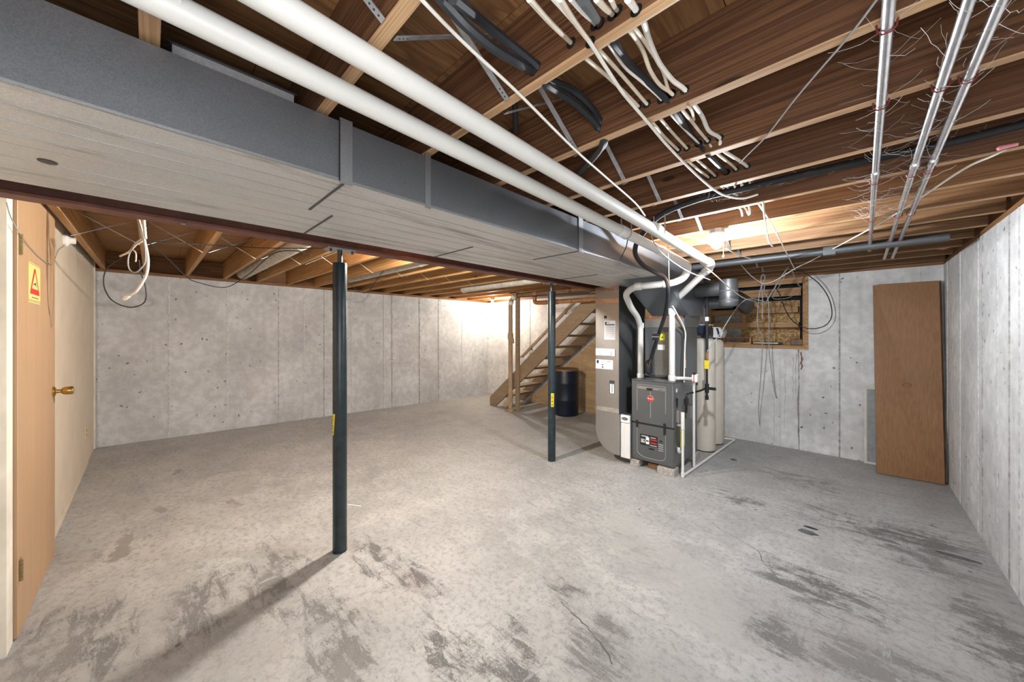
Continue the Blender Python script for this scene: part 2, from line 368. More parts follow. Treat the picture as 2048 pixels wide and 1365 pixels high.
M['navy'] = plain('navy_plastic', (0.02, 0.03, 0.07), 0.35, 0, 0.1)
M['barrel'] = plain('blue_drum_plastic', (0.004, 0.010, 0.028), 0.38, 0, 0.15, 3)
M['barrel_rim'] = plain('rusty_drum_ring', (0.26, 0.13, 0.07), 0.5, 0.3, 0.2)
M['block'] = plain('concrete_block', (0.40, 0.37, 0.34), 0.95, 0, 0.35, 40, 0.6)
M['copper_tape'] = plain('shiny_tape', (0.56, 0.40, 0.32), 0.22, 0.9, 0.3, 18, 0.4)
M['foil'] = plain('foil_tape', (0.70, 0.68, 0.66), 0.25, 0.9, 0.25, 22, 0.5)
M['dark_void'] = plain('dark_earth', (0.012, 0.013, 0.018), 0.9)
M['copper'] = plain('copper', (0.55, 0.25, 0.13), 0.35, 0.9)
M['web'] = plain('cobweb', (0.62, 0.61, 0.60), 0.9)
M['pink'] = plain('pink_insulation', (0.72, 0.28, 0.33), 0.95, 0, 0.15, 30, 0.6)
M['chip'] = plain('dark_chip', (0.10, 0.10, 0.10), 0.8, 0, 0.3, 20)
def osb():
    g = G('osb_board', 0.75); v = g.coord()
    cell = g.n('SeparateColor', {0: g.vor(g.n('VectorMath', {0: v, 1: g.n('VectorMath', {0: g.noise(v, 14, 3, out=1), 3: 0.09}, operation='SCALE').outputs[0]}, operation='ADD').outputs[0], 46, out='Color')}).outputs
    c = g.mix(cell[0], (0.26, 0.14, 0.05), (0.60, 0.40, 0.18)); c = g.mix(g.ramp(cell[1], [(0.8, 0.0), (0.95, 0.6)]), c, (0.14, 0.08, 0.04))
    g.col(c); g.bump(cell[2], 0.3, 0.004); return g.m
M['osb'] = osb()
def bulb_mat(name, strength, c):
    m = bpy.data.materials.new(name); m.use_nodes = True; b = m.node_tree.nodes['Principled BSDF']
    b.inputs['Base Color'].default_value = (0.9, 0.9, 0.9, 1); b.inputs['Emission Color'].default_value = (*c, 1); b.inputs['Emission Strength'].default_value = strength
    return m
M['bulb1'] = bulb_mat('lit_bulb_cool', BULB1, (0.92, 0.96, 1.0)); M['bulb2'] = bulb_mat('lit_bulb_warm', BULB2, (1.0, 0.90, 0.76)); M['bulb_fill'] = bulb_mat('added_fill_bulb', BULB_FILL, (1.0, 0.925, 0.815))

# ------------------------------------------------------------------ the room
XR, YL, YB = 0.66, -0.48, 5.75
JB, JD, JT, JS = 2.238, 0.235, 0.038, 0.4064        # joist bottom, depth, thickness, spacing
SUB = JB+JD
def xl(y): return -6.75 + 0.33*(y+0.48)/6.23        # far concrete wall, slightly out of square
def zl(y): return JB + 0.055*max(0.0, 1-(y+0.48)/6.23)
def zfloor(x, y): return 0.06*max(0, min(1, (-x-2.7)/4.05))*max(0, min(1, 1-(y+0.48)/4.5))
bm = newbm(); NX, NY = 26, 22; gv = []
for j in range(NY+1):
    y = YL-0.1 + (YB+0.5-YL+0.1)*j/NY; row = []
    for i in range(NX+1):
        x = -7.1 + (XR+0.2+7.1)*i/NX; row.append(bm.verts.new((x, y, zfloor(x, y))))
    gv.append(row)
for j in range(NY):
    for i in range(NX): bm.faces.new((gv[j][i], gv[j][i+1], gv[j+1][i+1], gv[j+1][i]))
flo_ = struct('floor', bm, M['floor'], 'worn stained grey concrete floor', True)
for line, w_ in ((((1425, 1046), (1450, 1065), (1490, 1086), (1518, 1104), (1524, 1122), (1548, 1148), (1560, 1170)), .005), (((1122, 1205), (1150, 1232), (1180, 1262), (1205, 1295), (1228, 1330)), .009), (((1210, 1052), (1240, 1068), (1275, 1080)), .003)):
    pts = [pZ(x, y, .0006) for x, y in line]; pts = spline(pts, 4); L, Rr = [], []
    for i, p in enumerate(pts):
        d = (pts[min(i+1, len(pts)-1)]-pts[max(i-1, 0)]).normalized(); s_ = Vector((-d.y, d.x, 0))*w_/2*random.uniform(.4, 1.2)
        j = Vector((random.uniform(-.006, .006), random.uniform(-.006, .006), 0)); L.append(p+s_+j); Rr.append(p-s_+j)
    cb = newbm(); va = [cb.verts.new(p) for p in L]; vb = [cb.verts.new(p) for p in Rr]
    for i in range(len(va)-1): cb.faces.new((vb[i], vb[i+1], va[i+1], va[i]))
    mk('crack', cb, M['chip'], flo_)

# far concrete wall (x = -6.75 .. -6.42)
def quadwall(bm, p0, p1, thick, z0a, z1a, z0b, z1b):
    t = Vector(thick)
    a = [Vector((p0[0], p0[1], z0a)), Vector((p1[0], p1[1], z0b)), Vector((p1[0], p1[1], z1b)), Vector((p0[0], p0[1], z1a))]
    return prism(bm, a, t)
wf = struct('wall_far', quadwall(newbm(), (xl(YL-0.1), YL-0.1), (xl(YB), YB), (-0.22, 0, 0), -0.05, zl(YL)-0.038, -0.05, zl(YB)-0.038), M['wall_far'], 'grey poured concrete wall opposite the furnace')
def seam_far(px, w=0.012, m='seam'):
    r = ray(px, 640); t = 5.0
    for _ in range(30):
        p = EYE+r*t; t *= xl(p.y)/p.x
    y = (EYE+r*t).y; x = xl(y)
    mk('form_seam', box(newbm(), (x-0.004, y-w/2, zfloor(x, y)), (x+0.006, y+w/2, zl(y)-0.04)), M[m], wf)
for px, w_, m_ in ((197, .02, 'seam'), (338, .014, 'seam'), (455, .018, 'seam'), (557, .012, 'seam_dark'), (608, .012, 'seam'), (648, .016, 'seam_dark'), (703, .014, 'seam'), (768, .014, 'seam'), (784, .016, 'seam_dark'), (839, .018, 'seam_dark'), (877, .014, 'seam_dark'), (924, .012, 'seam'), (958, .02, 'seam')):
    seam_far(px, w_, m_)
# right wall
wr = struct('wall_right', box(newbm(), (XR, YL-0.2, -0.05), (XR+0.22, YB+0.22, JB-0.038)), M['wall_right'], 'whitewashed concrete wall at the right edge')
for px, w_, m_ in ((1895, .012, 'seam'), (1921, .008, 'seam'), (1957, .010, 'seam'), (1966, .006, 'seam_dark'), (1996, .010, 'seam'), (2020, .008, 'seam_dark'), (2040, .008, 'seam')):
    p = pX(px, 664, XR); mk('form_seam', box(newbm(), (XR-0.005, p.y-w_/2, 0), (XR+0.004, p.y+w_/2, JB-0.04)), M[m_], wr)
# back wall with the window opening
WX0, WX1, WZ0 = -1.56, -0.43, 1.29
bm = newbm()
box(bm, (-7.0, YB, -0.05), (WX0, YB+0.24, JB-0.038)); box(bm, (WX1, YB, -0.05), (XR+0.22, YB+0.24, JB-0.038)); box(bm, (WX0, YB, -0.05), (WX1, YB+0.24, WZ0))
wb = struct('wall_back', bm, M['wall_back'], 'whitewashed concrete wall holding the boarded window')
for px, w_, m_ in ((1679, .014, 'seam_dark'), (1598, .010, 'seam_dark'), (1560, .006, 'seam'), (1548, .006, 'seam'), (1100, .012, 'seam'), (1060, .01, 'seam'), (1840, .01, 'seam')):
    p = pY(px, 664, YB); mk('form_seam', box(newbm(), (p.x-w_/2, YB-0.005, 0), (p.x+w_/2, YB+0.004, (WZ0-0.01 if WX0 < p.x < WX1 else JB-0.04))), M[m_], wb)
# rust-and-dirt drips below the window corner
for px, y0, y1, w_ in ((1597, 700, 890, .016), (1592, 705, 830, .010), (1603, 705, 740, .03), (1586, 715, 800, .008), (1570, 720, 860, .006)):
    a = pY(px, y0, YB); b = pY(px, y1, YB)
    n_ = 9; pts = []
    for i in range(n_):
        t = i/(n_-1); ww = w_*(0.35+0.65*random.random())*(1-0.4*t); pts.append((a.x+random.uniform(-.008, .008), a.z+(b.z-a.z)*t, ww))
    poly = [(x-ww/2, YB-0.0005, z) for x, z, ww in pts] + [(x+ww/2, YB-0.0005, z) for x, z, ww in pts[::-1]]
    mk('rust_stain', prism(newbm(), poly, (0, -0.0015, 0)), M['seam_dark'] if w_ < .012 else M['slab_dark'], wb)
# door wall (left)
wl = struct('wall_left', box(newbm(), (-6.95, YL-0.12, -0.05), (XR+0.22, YL, 2.385)), M['cream'], 'cream painted panel wall around the plywood door')
bxo('corner_trim', (-6.72, YL, 0.0), (-6.70, YL+0.012, 2.38), M['paint_white'], wl)
bb = struct('baseboard_left', box(newbm(), (-6.7, YL, 0.0), (-3.95, YL+0.008, 0.05)), M['cream'], 'low strip along the foot of the cream wall')

# ceiling: subfloor sheets and every joist
ce = struct('ceiling', box(newbm(), (-7.1, YL-0.2, SUB+0.075), (XR+0.25, YB+0.3, SUB+0.13)), M['ply'], 'open joist ceiling under plywood subfloor')
for (x0, x1, mm) in ((-2.55, XR+0.2, 'ply'), (-6.95, -2.55, 'ply_left')):
    n = 3 if mm == 'ply' else 4; dx = (x1-x0)/n
    for i in range(n):
        y = YL-0.15
        yy = [y, y+0.9+0.5*(i % 2), y+2.3+0.3*(i % 2), y+3.6+0.4*(i % 2), y+5.0, YB+0.25]
        for a, b in zip(yy[:-1], yy[1:]):
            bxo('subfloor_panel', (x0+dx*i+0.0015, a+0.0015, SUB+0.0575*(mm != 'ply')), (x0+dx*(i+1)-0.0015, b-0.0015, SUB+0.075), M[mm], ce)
def joist_mesh(bev, seg=1):
    bm = box(newbm(), (-1.62, -JT/2, 0), (1.62, JT/2, JD))
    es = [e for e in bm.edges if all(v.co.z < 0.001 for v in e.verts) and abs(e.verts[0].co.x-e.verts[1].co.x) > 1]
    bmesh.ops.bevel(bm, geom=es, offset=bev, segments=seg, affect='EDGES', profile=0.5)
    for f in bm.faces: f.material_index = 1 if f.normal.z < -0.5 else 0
    me = mesh_of('joist', bm); me.materials.append(M['joist']); me.materials.append(M['joist_lit_bottom']); return me
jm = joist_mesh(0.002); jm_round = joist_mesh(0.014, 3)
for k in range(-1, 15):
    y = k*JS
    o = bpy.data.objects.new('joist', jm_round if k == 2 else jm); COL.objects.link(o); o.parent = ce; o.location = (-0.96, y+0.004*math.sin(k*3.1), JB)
    if k >= 7: o.material_slots[0].link = 'OBJECT'; o.material_slots[0].material = M['joist_bulb_lit']
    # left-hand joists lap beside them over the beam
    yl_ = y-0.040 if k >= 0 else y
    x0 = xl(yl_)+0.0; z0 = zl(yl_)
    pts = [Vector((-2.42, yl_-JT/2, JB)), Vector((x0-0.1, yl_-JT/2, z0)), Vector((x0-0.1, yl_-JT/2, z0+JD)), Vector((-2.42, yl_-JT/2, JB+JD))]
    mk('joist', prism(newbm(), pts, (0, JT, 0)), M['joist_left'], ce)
# sill plates and rim boards
mk('sill_plate', quadwall(newbm(), (xl(YL)-0.1, YL), (xl(YB)-0.1, YB), (0.10, 0, 0), zl(YL)-0.036, zl(YL)-0.001, zl(YB)-0.036, zl(YB)-0.001), M['rim'], ce)
mk('rim_board', quadwall(newbm(), (xl(YL)-0.14, YL-0.1), (xl(YB)-0.14, YB+0.1), (0.038, 0, 0), zl(YL), zl(YL)+JD, zl(YB), zl(YB)+JD), M['rim'], ce)
bxo('rim_board', (-7.0, YB+0.05, JB-0.036), (XR+0.25, YB+0.09, SUB+0.06), M['rim_x'], ce)
bxo('sill_plate', (-7.0, YB+0.0, JB-0.036), (XR+0.25, YB+0.049, JB-0.001), M['rim_x'], ce)
bxo('sill_plate', (XR+0.002, YL, JB-0.036), (XR+0.1, YB, JB-0.001), M['rim'], ce)
bxo('rim_board', (XR+0.02, YL-0.1, JB), (XR+0.06, YB+0.1, SUB+0.05), M['rim'], ce)
bxo('rim_board', (-7.0, YL-0.16, 2.25), (XR+0.25, YL-0.121, SUB+0.06), M['rim_x'], ce)
# strap cross-bridging over the right-hand bays
def strap(a, b, w_=0.019, parent=None, m='strap_metal', name='bridging_strap'):
    a, b = Vector(a), Vector(b); d = (b-a).normalized(); side = Vector((1, 0, 0)); nrm = d.cross(side).normalized()*0.0012; s = side*w_/2
    bm = newbm()
    vs = [bm.verts.new(p) for p in (a-s-nrm, a+s-nrm, b+s-nrm, b-s-nrm, a-s+nrm, a+s+nrm, b+s+nrm, b-s+nrm)]
    for q in ((3,2,1,0),(4,5,6,7),(0,1,5,4),(1,2,6,5),(2,3,7,6),(3,0,4,7)): bm.faces.new([vs[i] for i in q])
    bmesh.ops.recalc_face_normals(bm, faces=bm.faces[:])
    o = mk(name, bm, M[m], parent)
    for t in (0.03, 0.06, 0.09):
        p = b+(a-b)*t
        tubo('nail_hole', [p-nrm*1.4, p+nrm*1.4], 0.0028, M['black'], o, 6)
    return o
for k in range(0, 13):
    y0, y1 = k*JS+JT/2, (k+1)*JS-JT/2; xb = -0.80+0.01*math.sin(k*2.0)
    strap((xb, y0+0.002, SUB-0.012), (xb, y1-0.002, JB-0.002), parent=ce)
    strap((xb-0.035, y1-0.004, SUB-0.012), (xb-0.035, y0+0.004, JB-0.002), parent=ce)
# wire rod cross-bridging over the left-hand bays
for k in range(-1, 13):
    y0, y1 = k*JS-0.04+JT/2, (k+1)*JS-0.04-JT/2
    for xb in (-4.35,):
        zc = JB+0.025
        tubo('bridging_rod', [(xb, y0, zc-0.02), (xb-0.02, y1, zc+JD-0.04)], 0.0035, M['strap_metal'], ce, 5)
        tubo('bridging_rod', [(xb-0.03, y1, zc-0.02), (xb-0.01, y0, zc+JD-0.04)], 0.0035, M['wire_cream'], ce, 5)
# ------------------------------------------------------------------ door in the left wall
DY = YL+0.034
do = struct('door_1', box(newbm(), (-3.87, YL-0.001, 0.012), (-2.91, DY, 2.265), 0.002), M['door'], 'flat birch plywood door with brass knob and warning sticker')
for z in (1.93, 0.33):
    hx = -2.935
    h = bxo('hinge', (hx-0.035, DY, z-0.05), (hx+0.012, DY+0.0025, z+0.05), M['hinge'], do)
    for i in range(5): tubo('hinge_knuckle', [(hx+0.006, DY+0.006, z-0.05+i*0.0202), (hx+0.006, DY+0.006, z-0.0315+i*0.0202)], 0.0075, M['hinge'], h, 8)
kx, kz = -3.80, pX(117, 783, -3.80).z
kn = mk('door_knob', lathe(newbm(), [(0.032, 0.0), (0.032, 0.006), (0.026, 0.011), (0.013, 0.014), (0.012, 0.034), (0.023, 0.040), (0.027, 0.052), (0.027, 0.078), (0.024, 0.086), (0.012, 0.088)], (kx, DY, kz), 20, 'y'), M['brass'], do, True)
# warning sticker
sx0, sx1 = pY(57, 560, DY).x, pY(80, 560, DY).x; sz1 = pY(57, 522, DY).z; sz0 = pY(68, 607, DY).z+0.0
st = bxo('warning_sticker', (sx1, DY, sz0), (sx0, DY+0.001, sz1), M['sticker'], do)
cx = (sx0+sx1)/2; wd = sx0-sx1; hh = sz1-sz0
def tri(bm, y, pts): return prism(bm, [(x, y, z) for x, z in pts], (0, 0.0006, 0))
mk('red_triangle', tri(newbm(), DY+0.001, [(cx-wd*.40, sz0+hh*.22), (cx+wd*.40, sz0+hh*.22), (cx+wd*.40, sz0+hh*.27), (cx+wd*.05, sz0+hh*.88), (cx-wd*.05, sz0+hh*.88), (cx-wd*.40, sz0+hh*.27)]), M['red'], st)
mk('yellow_triangle', tri(newbm(), DY+0.0016, [(cx-wd*.26, sz0+hh*.36), (cx+wd*.26, sz0+hh*.36), (cx, sz0+hh*.78)]), M['sticker'], st)
mk('falling_figure', tri(newbm(), DY+0.0022, [(cx-wd*.10, sz0+hh*.42), (cx-wd*.02, sz0+hh*.47), (cx+wd*.14, sz0+hh*.46), (cx+wd*.12, sz0+hh*.50), (cx-wd*.02, sz0+hh*.51), (cx-wd*.10, sz0+hh*.56), (cx-wd*.06, sz0+hh*.49)]), M['ink'], st)
for i in range(4): bxo('caption_mark', (cx-wd*.30+i*wd*.15, DY+0.001, sz0+hh*.125), (cx-wd*.19+i*wd*.15, DY+0.0016, sz0+hh*.15), M['ink'], st)
for z in (0.03, 0.06, 0.965): bxo('border_line', (sx1, DY+0.001, sz0+hh*z), (sx0, DY+0.0016, sz0+hh*z+0.002), M['ink'], st)
tr = struct('trim_1', box(newbm(), (-2.905, YL, 0.0), (-2.80, YL+0.02, 2.33)), M['paint_white'], 'worn white door casing at the left edge')
bxo('door_header', (-3.90, YL, 2.27), (-2.906, YL+0.016, 2.33), M['paint_white'], tr)

# porcelain lamp holder without a bulb, on the cream wall
p = pY(128, 480, YL)
r_ = thing('lampholder', 'empty white porcelain lampholder on the cream wall', 'lamp holder', (p.x, YL, p.z))
mk('base', lathe(newbm(), [(0.055, 0), (0.055, 0.014), (0.046, 0.024), (0.030, 0.03)], (p.x, YL, p.z), 20, 'y'), M['porcelain'], r_, True)
mk('socket', lathe(newbm(), [(0.028, 0.03), (0.026, 0.06), (0.022, 0.06), (0.020, 0.045)], (p.x, YL, p.z), 18, 'y'), M['porcelain'], r_, True)
p = pY(171, 866, YL)
r_ = thing('wall_outlet', 'small brown outlet plate low on the cream wall', 'outlet', (p.x, YL, p.z-0.06))
bxo('plate', (p.x-0.038, YL, p.z-0.06), (p.x+0.038, YL+0.006, p.z+0.06), M['sticker'], r_, 0.002)
for dz in (-0.024, 0.024): bxo('receptacle', (p.x-0.017, YL+0.006, p.z+dz-0.015), (p.x+0.017, YL+0.008, p.z+dz+0.015), M['barrel_rim'], r_)

# ------------------------------------------------------------------ steel beam and posts
BX, BZ = -2.53, 2.066
be = thing('steel_beam', 'long red-brown steel I-beam carrying the joists', 'beam', (BX, 2.6, BZ))
bxo('bottom_flange', (BX-0.05, YL+0.002, BZ), (BX+0.05, YB-0.002, BZ+0.016), M['steel_beam'], be, 0.002)
bxo('web', (BX-0.004, YL+0.002, BZ+0.016), (BX+0.004, YB-0.002, JB-0.016), M['steel_beam'], be)
bxo('top_flange', (BX-0.05, YL+0.002, JB-0.016), (BX+0.05, YB-0.002, JB-0.001), M['steel_beam'], be)
for px in (366, 700):
    p = pX(px, 470, BX); b_ = mk('bolt', lathe(newbm(), [(0.011, -0.006), (0.011, 0.0)], (BX+0.03, p.y, BZ-0.001), 6), M['strap_metal'], be)
def post(base, label, r, stick):
    x, y = BX, base.y; zf = zfloor(x, y)
    t = thing('steel_post', label, 'post', (x, y, zf), 'adjustable steel posts under the beam')
    mk('base_ring', lathe(newbm(), [(r*1.03, zf), (r*1.03, zf+0.006)], (x, y, 0), 28), M['screw'], t)
    top = 1.97
    mk('tube', lathe(newbm(), [(r*0.96, zf+0.006), (r, zf+0.012), (r, top-0.008), (r*0.96, top)], (x, y, 0), 28), M['post'], t, True)
    mk('adjusting_screw', lathe(newbm(), [(0.016, top), (0.016, 2.055)], (x, y, 0), 14), M['screw'], t, True)
    pl = bxo('top_plate', (x-0.055, y-0.09, 2.056), (x+0.055, y+0.09, BZ-0.0005), M['strap_metal'], t, 0.001)
    for sy in (-1, 1):
        mk('plate_bolt', lathe(newbm(), [(0.008, 2.035), (0.008, 2.0555)], (x+0.035, y+sy*0.07, 0), 6), M['screw'], pl)
    # curved paper label wrapped on the tube
    z0, z1, a0, a1, a1b = stick
    bm = newbm(); n = 8; lo, hi = [], []
    for i in range(n+1):
        t_ = i/n; a = a0+(a1-a0)*t_; ab = a0+(a1b-a0)*t_
        hi.append(bm.verts.new((x+(r+0.0012)*math.cos(a), y+(r+0.0012)*math.sin(a), z1)))
        lo.append(bm.verts.new((x+(r+0.0012)*math.cos(ab), y+(r+0.0012)*math.sin(ab), z0)))
    for i in range(n): bm.faces.new((lo[i], lo[i+1], hi[i+1], hi[i]))
    lb = mk('label', bm, M['yellow'], t, True, 'yellow paper label on the post')
    for k in range(6):
        zz = z1-(z1-z0)*(0.12+0.14*k); bm = newbm(); q = []
        for i in range(5):
            a = a0+(a1b-a0)*(0.2+0.55*i/4); q.append((x+(r+0.0018)*math.cos(a), y+(r+0.0018)*math.sin(a)))
        vs = [[bm.verts.new((qx, qy, zz+dz)) for qx, qy in q] for dz in (0, -0.006-0.006*(k % 2))]
        for i in range(4): bm.faces.new((vs[1][i], vs[1][i+1], vs[0][i+1], vs[0][i]))
        mk('printed_line', bm, M['ink'], lb)
    return t
# angles: the camera lies towards (+x, -y) of the posts
P1 = pZ(672, 1093, 0); P2 = pZ(1101, 921, 0)
post(P1, 'dark blue-green steel post standing in mid floor, nearest the camera', 0.045, (0.80, 0.945, math.radians(-115), math.radians(-58), math.radians(-75)))
post(P2, 'dark steel post standing before the stairs and blue drum', 0.0445, (0.635, 0.79, math.radians(-62), math.radians(-15), math.radians(-20)))

# ------------------------------------------------------------------ sheet metal trunks
SX0, SX1, RX0 = -1.265, -1.674, -2.095
DZ0, DZ1 = 2.022, 2.222
def shell(y0, y1, x0, x1, m_side, m_bot, parent):
    s = bxo('duct_section', (x1, y0, DZ0+0.0015), (x0, y1, DZ1), M[m_side], parent)
    b = bxo('underside', (x1+0.0005, y0+0.0005, DZ0), (x0-0.0005, y1-0.0005, DZ0+0.0012), M[m_bot], s)
    for f in (0.22, 0.45, 0.7):
        xx = x1+(x0-x1)*f; bxo('crease', (xx-0.0012, y0+0.01, DZ0-0.0012), (xx+0.0012, y1-0.01, DZ0-0.0001), M['galv_cleat'], s)
    return s
su = thing('supply_duct', 'galvanized supply trunk duct on the near side, above the pipes', 'duct', (-1.47, 1.5, DZ0))
ys = [YL+0.003, 0.474, 1.93, 3.30]
for a, b in zip(ys[:-1], ys[1:]): shell(a, b, SX0, SX1, 'galv', 'galv_lit_under', su)
for y, w_ in ((0.474, .042), (0.80, .026), (1.93, .05)):
    bxo('drive_cleat' if w_ > .03 else 'hanger_strap', (SX0+0.0003, y-w_/2, DZ0-0.012), (SX0+0.0045, y+w_/2, DZ1+0.012), M['galv_cleat'], su)
    if w_ > .03:
        bxo('joint_flange', (SX1+0.01, y-0.004, DZ0-0.004), (SX0, y+0.004, DZ0+0.001), M['galv_dark'], su)
        bxo('joint_gap', (SX0+0.0040, y-w_/2-0.003, DZ0-0.006), (SX0+0.0052, y-w_/2+0.001, DZ1+0.004), M['black'], su)
bxo('bottom_lip', (SX0-0.002, YL+0.003, DZ0-0.004), (SX0+0.003, 3.29, DZ0+0.004), M['galv_cleat'], su)
re_ = thing('return_duct', 'galvanized return trunk duct running beside the steel beam', 'duct', (-1.88, 1.8, DZ0))
ys = [YL+0.003, 0.57, 1.38, 2.84, 4.42]
for a, b in zip(ys[:-1], ys[1:]): shell(a, b, SX1-0.004, RX0, 'galv', 'galv_lit_under', re_)
for y in ys[1:-1]: bxo('joint_flange', (RX0, y-0.004, DZ0-0.004), (SX1-0.005, y+0.004, DZ0+0.001), M['galv_dark'], re_)
p = pZ(95, 323, DZ0)
mk('screw_hole', lathe(newbm(), [(0.020, -0.0025), (0.020, 0.0)], (p.x, p.y, DZ0), 16), M['black'], re_, True)
# return drop and radius boot into the filter cabinet
DXa, DXb, DYa, DYb = -2.21, -1.915, 3.70, 4.40
prof = [(DXa, DZ0-0.001), (DXb, DZ0-0.001), (DXb, 0.10)]
prof += [(DXb-0.02, 0.10)]
n = 10
for i in range(n+1):
    a = -PI/2 - (PI/2)*i/n; prof.append((DXb-0.03+0.265*math.cos(a)*1.0, 0.365+0.265*math.sin(a)))
rd = thing('return_drop', 'shiny upright return duct with curved foot beside the furnace', 'duct', (-2.06, 4.05, 0.1))
mk('front_sheet', prism(newbm(), [(x, DYa, z) for x, z in prof], (0, DYb-DYa, 0)), M['galv_new'], rd)
bxo('shaded_side', (DXb, DYa+0.004, 0.56), (DXb+0.001, DYb, DZ0-0.002), M['galv_dark'], rd)  # shade between duct and furnace painted on as darker metal
for z, m_, h_ in ((2.0, 'copper_tape', .05), (1.86, 'copper_tape', .045), (0.60, 'foil', .05)):
    bxo('tape_band', (DXa-0.002, DYa-0.0025, z-h_/2), (DXb+0.002, DYa-0.0002, z+h_/2), M[m_], rd)
def on_drop(x0, y0, x1, y1, m_, name, off=0.002, parent=rd):
    a = pY(x0, y0, DYa-off); b = pY(x1, y1, DYa-off)
    return bxo(name, (a.x, DYa-off, b.z), (b.x, DYa-off+0.0012, a.z), M[m_], parent)
s = on_drop(1208.5, 642, 1230.5, 680, 'paper', 'service_sheet')
for i in range(7): on_drop(1211, 652+i*3.6, 1228.5, 653+i*3.6, 'ink_grey', 'text_line', .003, s)
on_drop(1210, 644, 1213, 650, 'navy', 'heading_mark', .003, s); on_drop(1211, 649, 1229, 650.6, 'navy', 'heading_line', .003, s); on_drop(1214, 645, 1219, 646.5, 'ink_grey', 'heading_line', .003, s)
hl = on_drop(1208, 632, 1213.5, 637.5, 'black', 'round_hole')
s = on_drop(1191.5, 697, 1229.5, 713, 'paper', 'card_holder', .012); on_drop(1193.5, 702.5, 1224, 712, 'ink_grey', 'holder_window', .013, s); on_drop(1194.5, 703.5, 1221, 711, 'paper', 'holder_card', .014, s)
on_drop(1199, 706, 1201, 709, 'ink_grey', 'text_mark', .015, s); on_drop(1204, 705, 1214, 706, 'ink_grey', 'text_mark', .015, s)
s = on_drop(1191.5, 719, 1226, 740, 'paper', 'service_card', .004); on_drop(1193.5, 720.5, 1197.5, 727, 'navy', 'card_logo', .005, s)
on_drop(1199, 723.5, 1208.5, 725, 'ink_grey', 'text_mark', .005, s); on_drop(1214, 722.5, 1221, 725.5, 'ink_grey', 'text_mark', .005, s)
on_drop(1203, 729, 1207, 731, 'ink', 'text_mark', .005, s); on_drop(1204, 733, 1206.5, 736.5, 'ink', 'text_mark', .005, s)
s = on_drop(1219, 761, 1229, 789, 'ink', 'instruction_tag'); on_drop(1220, 768, 1228, 788, 'paper', 'tag_panel', .003, s); on_drop(1223.5, 771, 1224.5, 786, 'ink', 'tag_arrow', .004, s); on_drop(1221.5, 769, 1227, 770.5, 'ink', 'tag_arrow', .004, s)
# takeoff boot on top of the trunk, between two joists
tb = thing('takeoff_boot', 'bright galvanized takeoff box on top of the trunk duct', 'duct', (-1.53, 0.21, DZ1))
bxo('box_body', (-1.66, 0.045, DZ1+0.0005), (-1.42, 0.355, 2.335), M['galv_bright'], tb); bxo('top_flange', (-1.67, 0.035, 2.335), (-1.41, 0.362, 2.338), M['galv_dark'], tb)
# register on the underside of the supply trunk
p = pZ(1237, 550, DZ0)
rg = thing('ceiling_register', 'flat metal register on the underside of the duct', 'vent', (p.x, p.y, DZ0-0.01))
q = [pZ(a, b, DZ0-0.006) for a, b in ((1192, 554), (1239, 546.6), (1269, 554), (1231.6, 561))]
y0, y1 = min(v.y for v in q)+0.08, max(v.y for v in q)-0.06; x0, x1 = -1.655, -1.40
bm = newbm(); box(bm, (x0, y0, DZ0-0.006), (x1, y0+0.025, DZ0-0.0003)); box(bm, (x0, y1-0.025, DZ0-0.006), (x1, y1, DZ0-0.0003)); box(bm, (x0, y0+.025, DZ0-0.006), (x0+0.025, y1-.025, DZ0-0.0003)); box(bm, (x1-0.025, y0+.025, DZ0-0.006), (x1, y1-.025, DZ0-0.0003))
mk('register_frame', bm, M['galv_lit_under'], rg)
bxo('register_back', (x0+.025, y0+.025, DZ0-0.002), (x1-.025, y1-.025, DZ0-0.0004), M['galv_dark'], rg)
for i in range(7): bxo('louvre', (x0+.03, y0+.035+i*(y1-y0-.07)/7, DZ0-0.005), (x1-.03, y0+.043+i*(y1-y0-.07)/7, DZ0-0.0022), M['galv_lit_under'], rg)

# ------------------------------------------------------------------ furnace stack
FX0, FX1, FY0, FY1, FZ0, FZ1 = -1.80, -1.345, 3.78, 4.54, 0.075, 0.965
fu = thing('furnace', 'dark grey gas furnace standing on concrete blocks', 'furnace', ((FX0+FX1)/2, (FY0+FY1)/2, FZ0))
bxo('cabinet', (FX0, FY0+0.03, FZ0), (FX1, FY1, FZ1-0.004), M['furnace_side'], fu, 0.003)
bxo('top_lid', (FX0-0.003, FY0+0.0, FZ1-0.004), (FX1+0.003, FY1, FZ1+0.006), M['furnace'], fu, 0.003)
ZM = pY(1305, 851, FY0).z
def on_f(px, py): p = pY(px, py, FY0); return (p.x, p.z)
ud = bxo('upper_door', (FX0, FY0, ZM+0.006), (FX1, FY0+0.029, FZ1-0.006), M['furnace'], fu, 0.004)
ld = bxo('lower_door', (FX0, FY0, FZ0+0.012), (FX1, FY0+0.029, ZM-0.012), M['furnace'], fu, 0.004)
bxo('door_gap', (FX0+0.002, FY0+0.003, ZM-0.012), (FX1-0.001, FY0+0.028, ZM+0.006), M['black'], fu)
def xw(t): return FX0+(FX1-FX0)*t
def zu(t): return ZM+(FZ1-ZM)*t
def zd(t): return FZ0+(ZM-FZ0)*t
e = 0.004
def strip(name, pts, r, m, par): return tubo(name, pts, r, M[m], par, 6)
strip('panel_groove', fillet([(xw(.14), FY0, zu(.30)), (xw(.14), FY0, zu(.90)), (xw(.82), FY0, zu(.90)), (xw(.82), FY0, zu(.30))], .02), 0.0032, 'furnace_edge', ud)
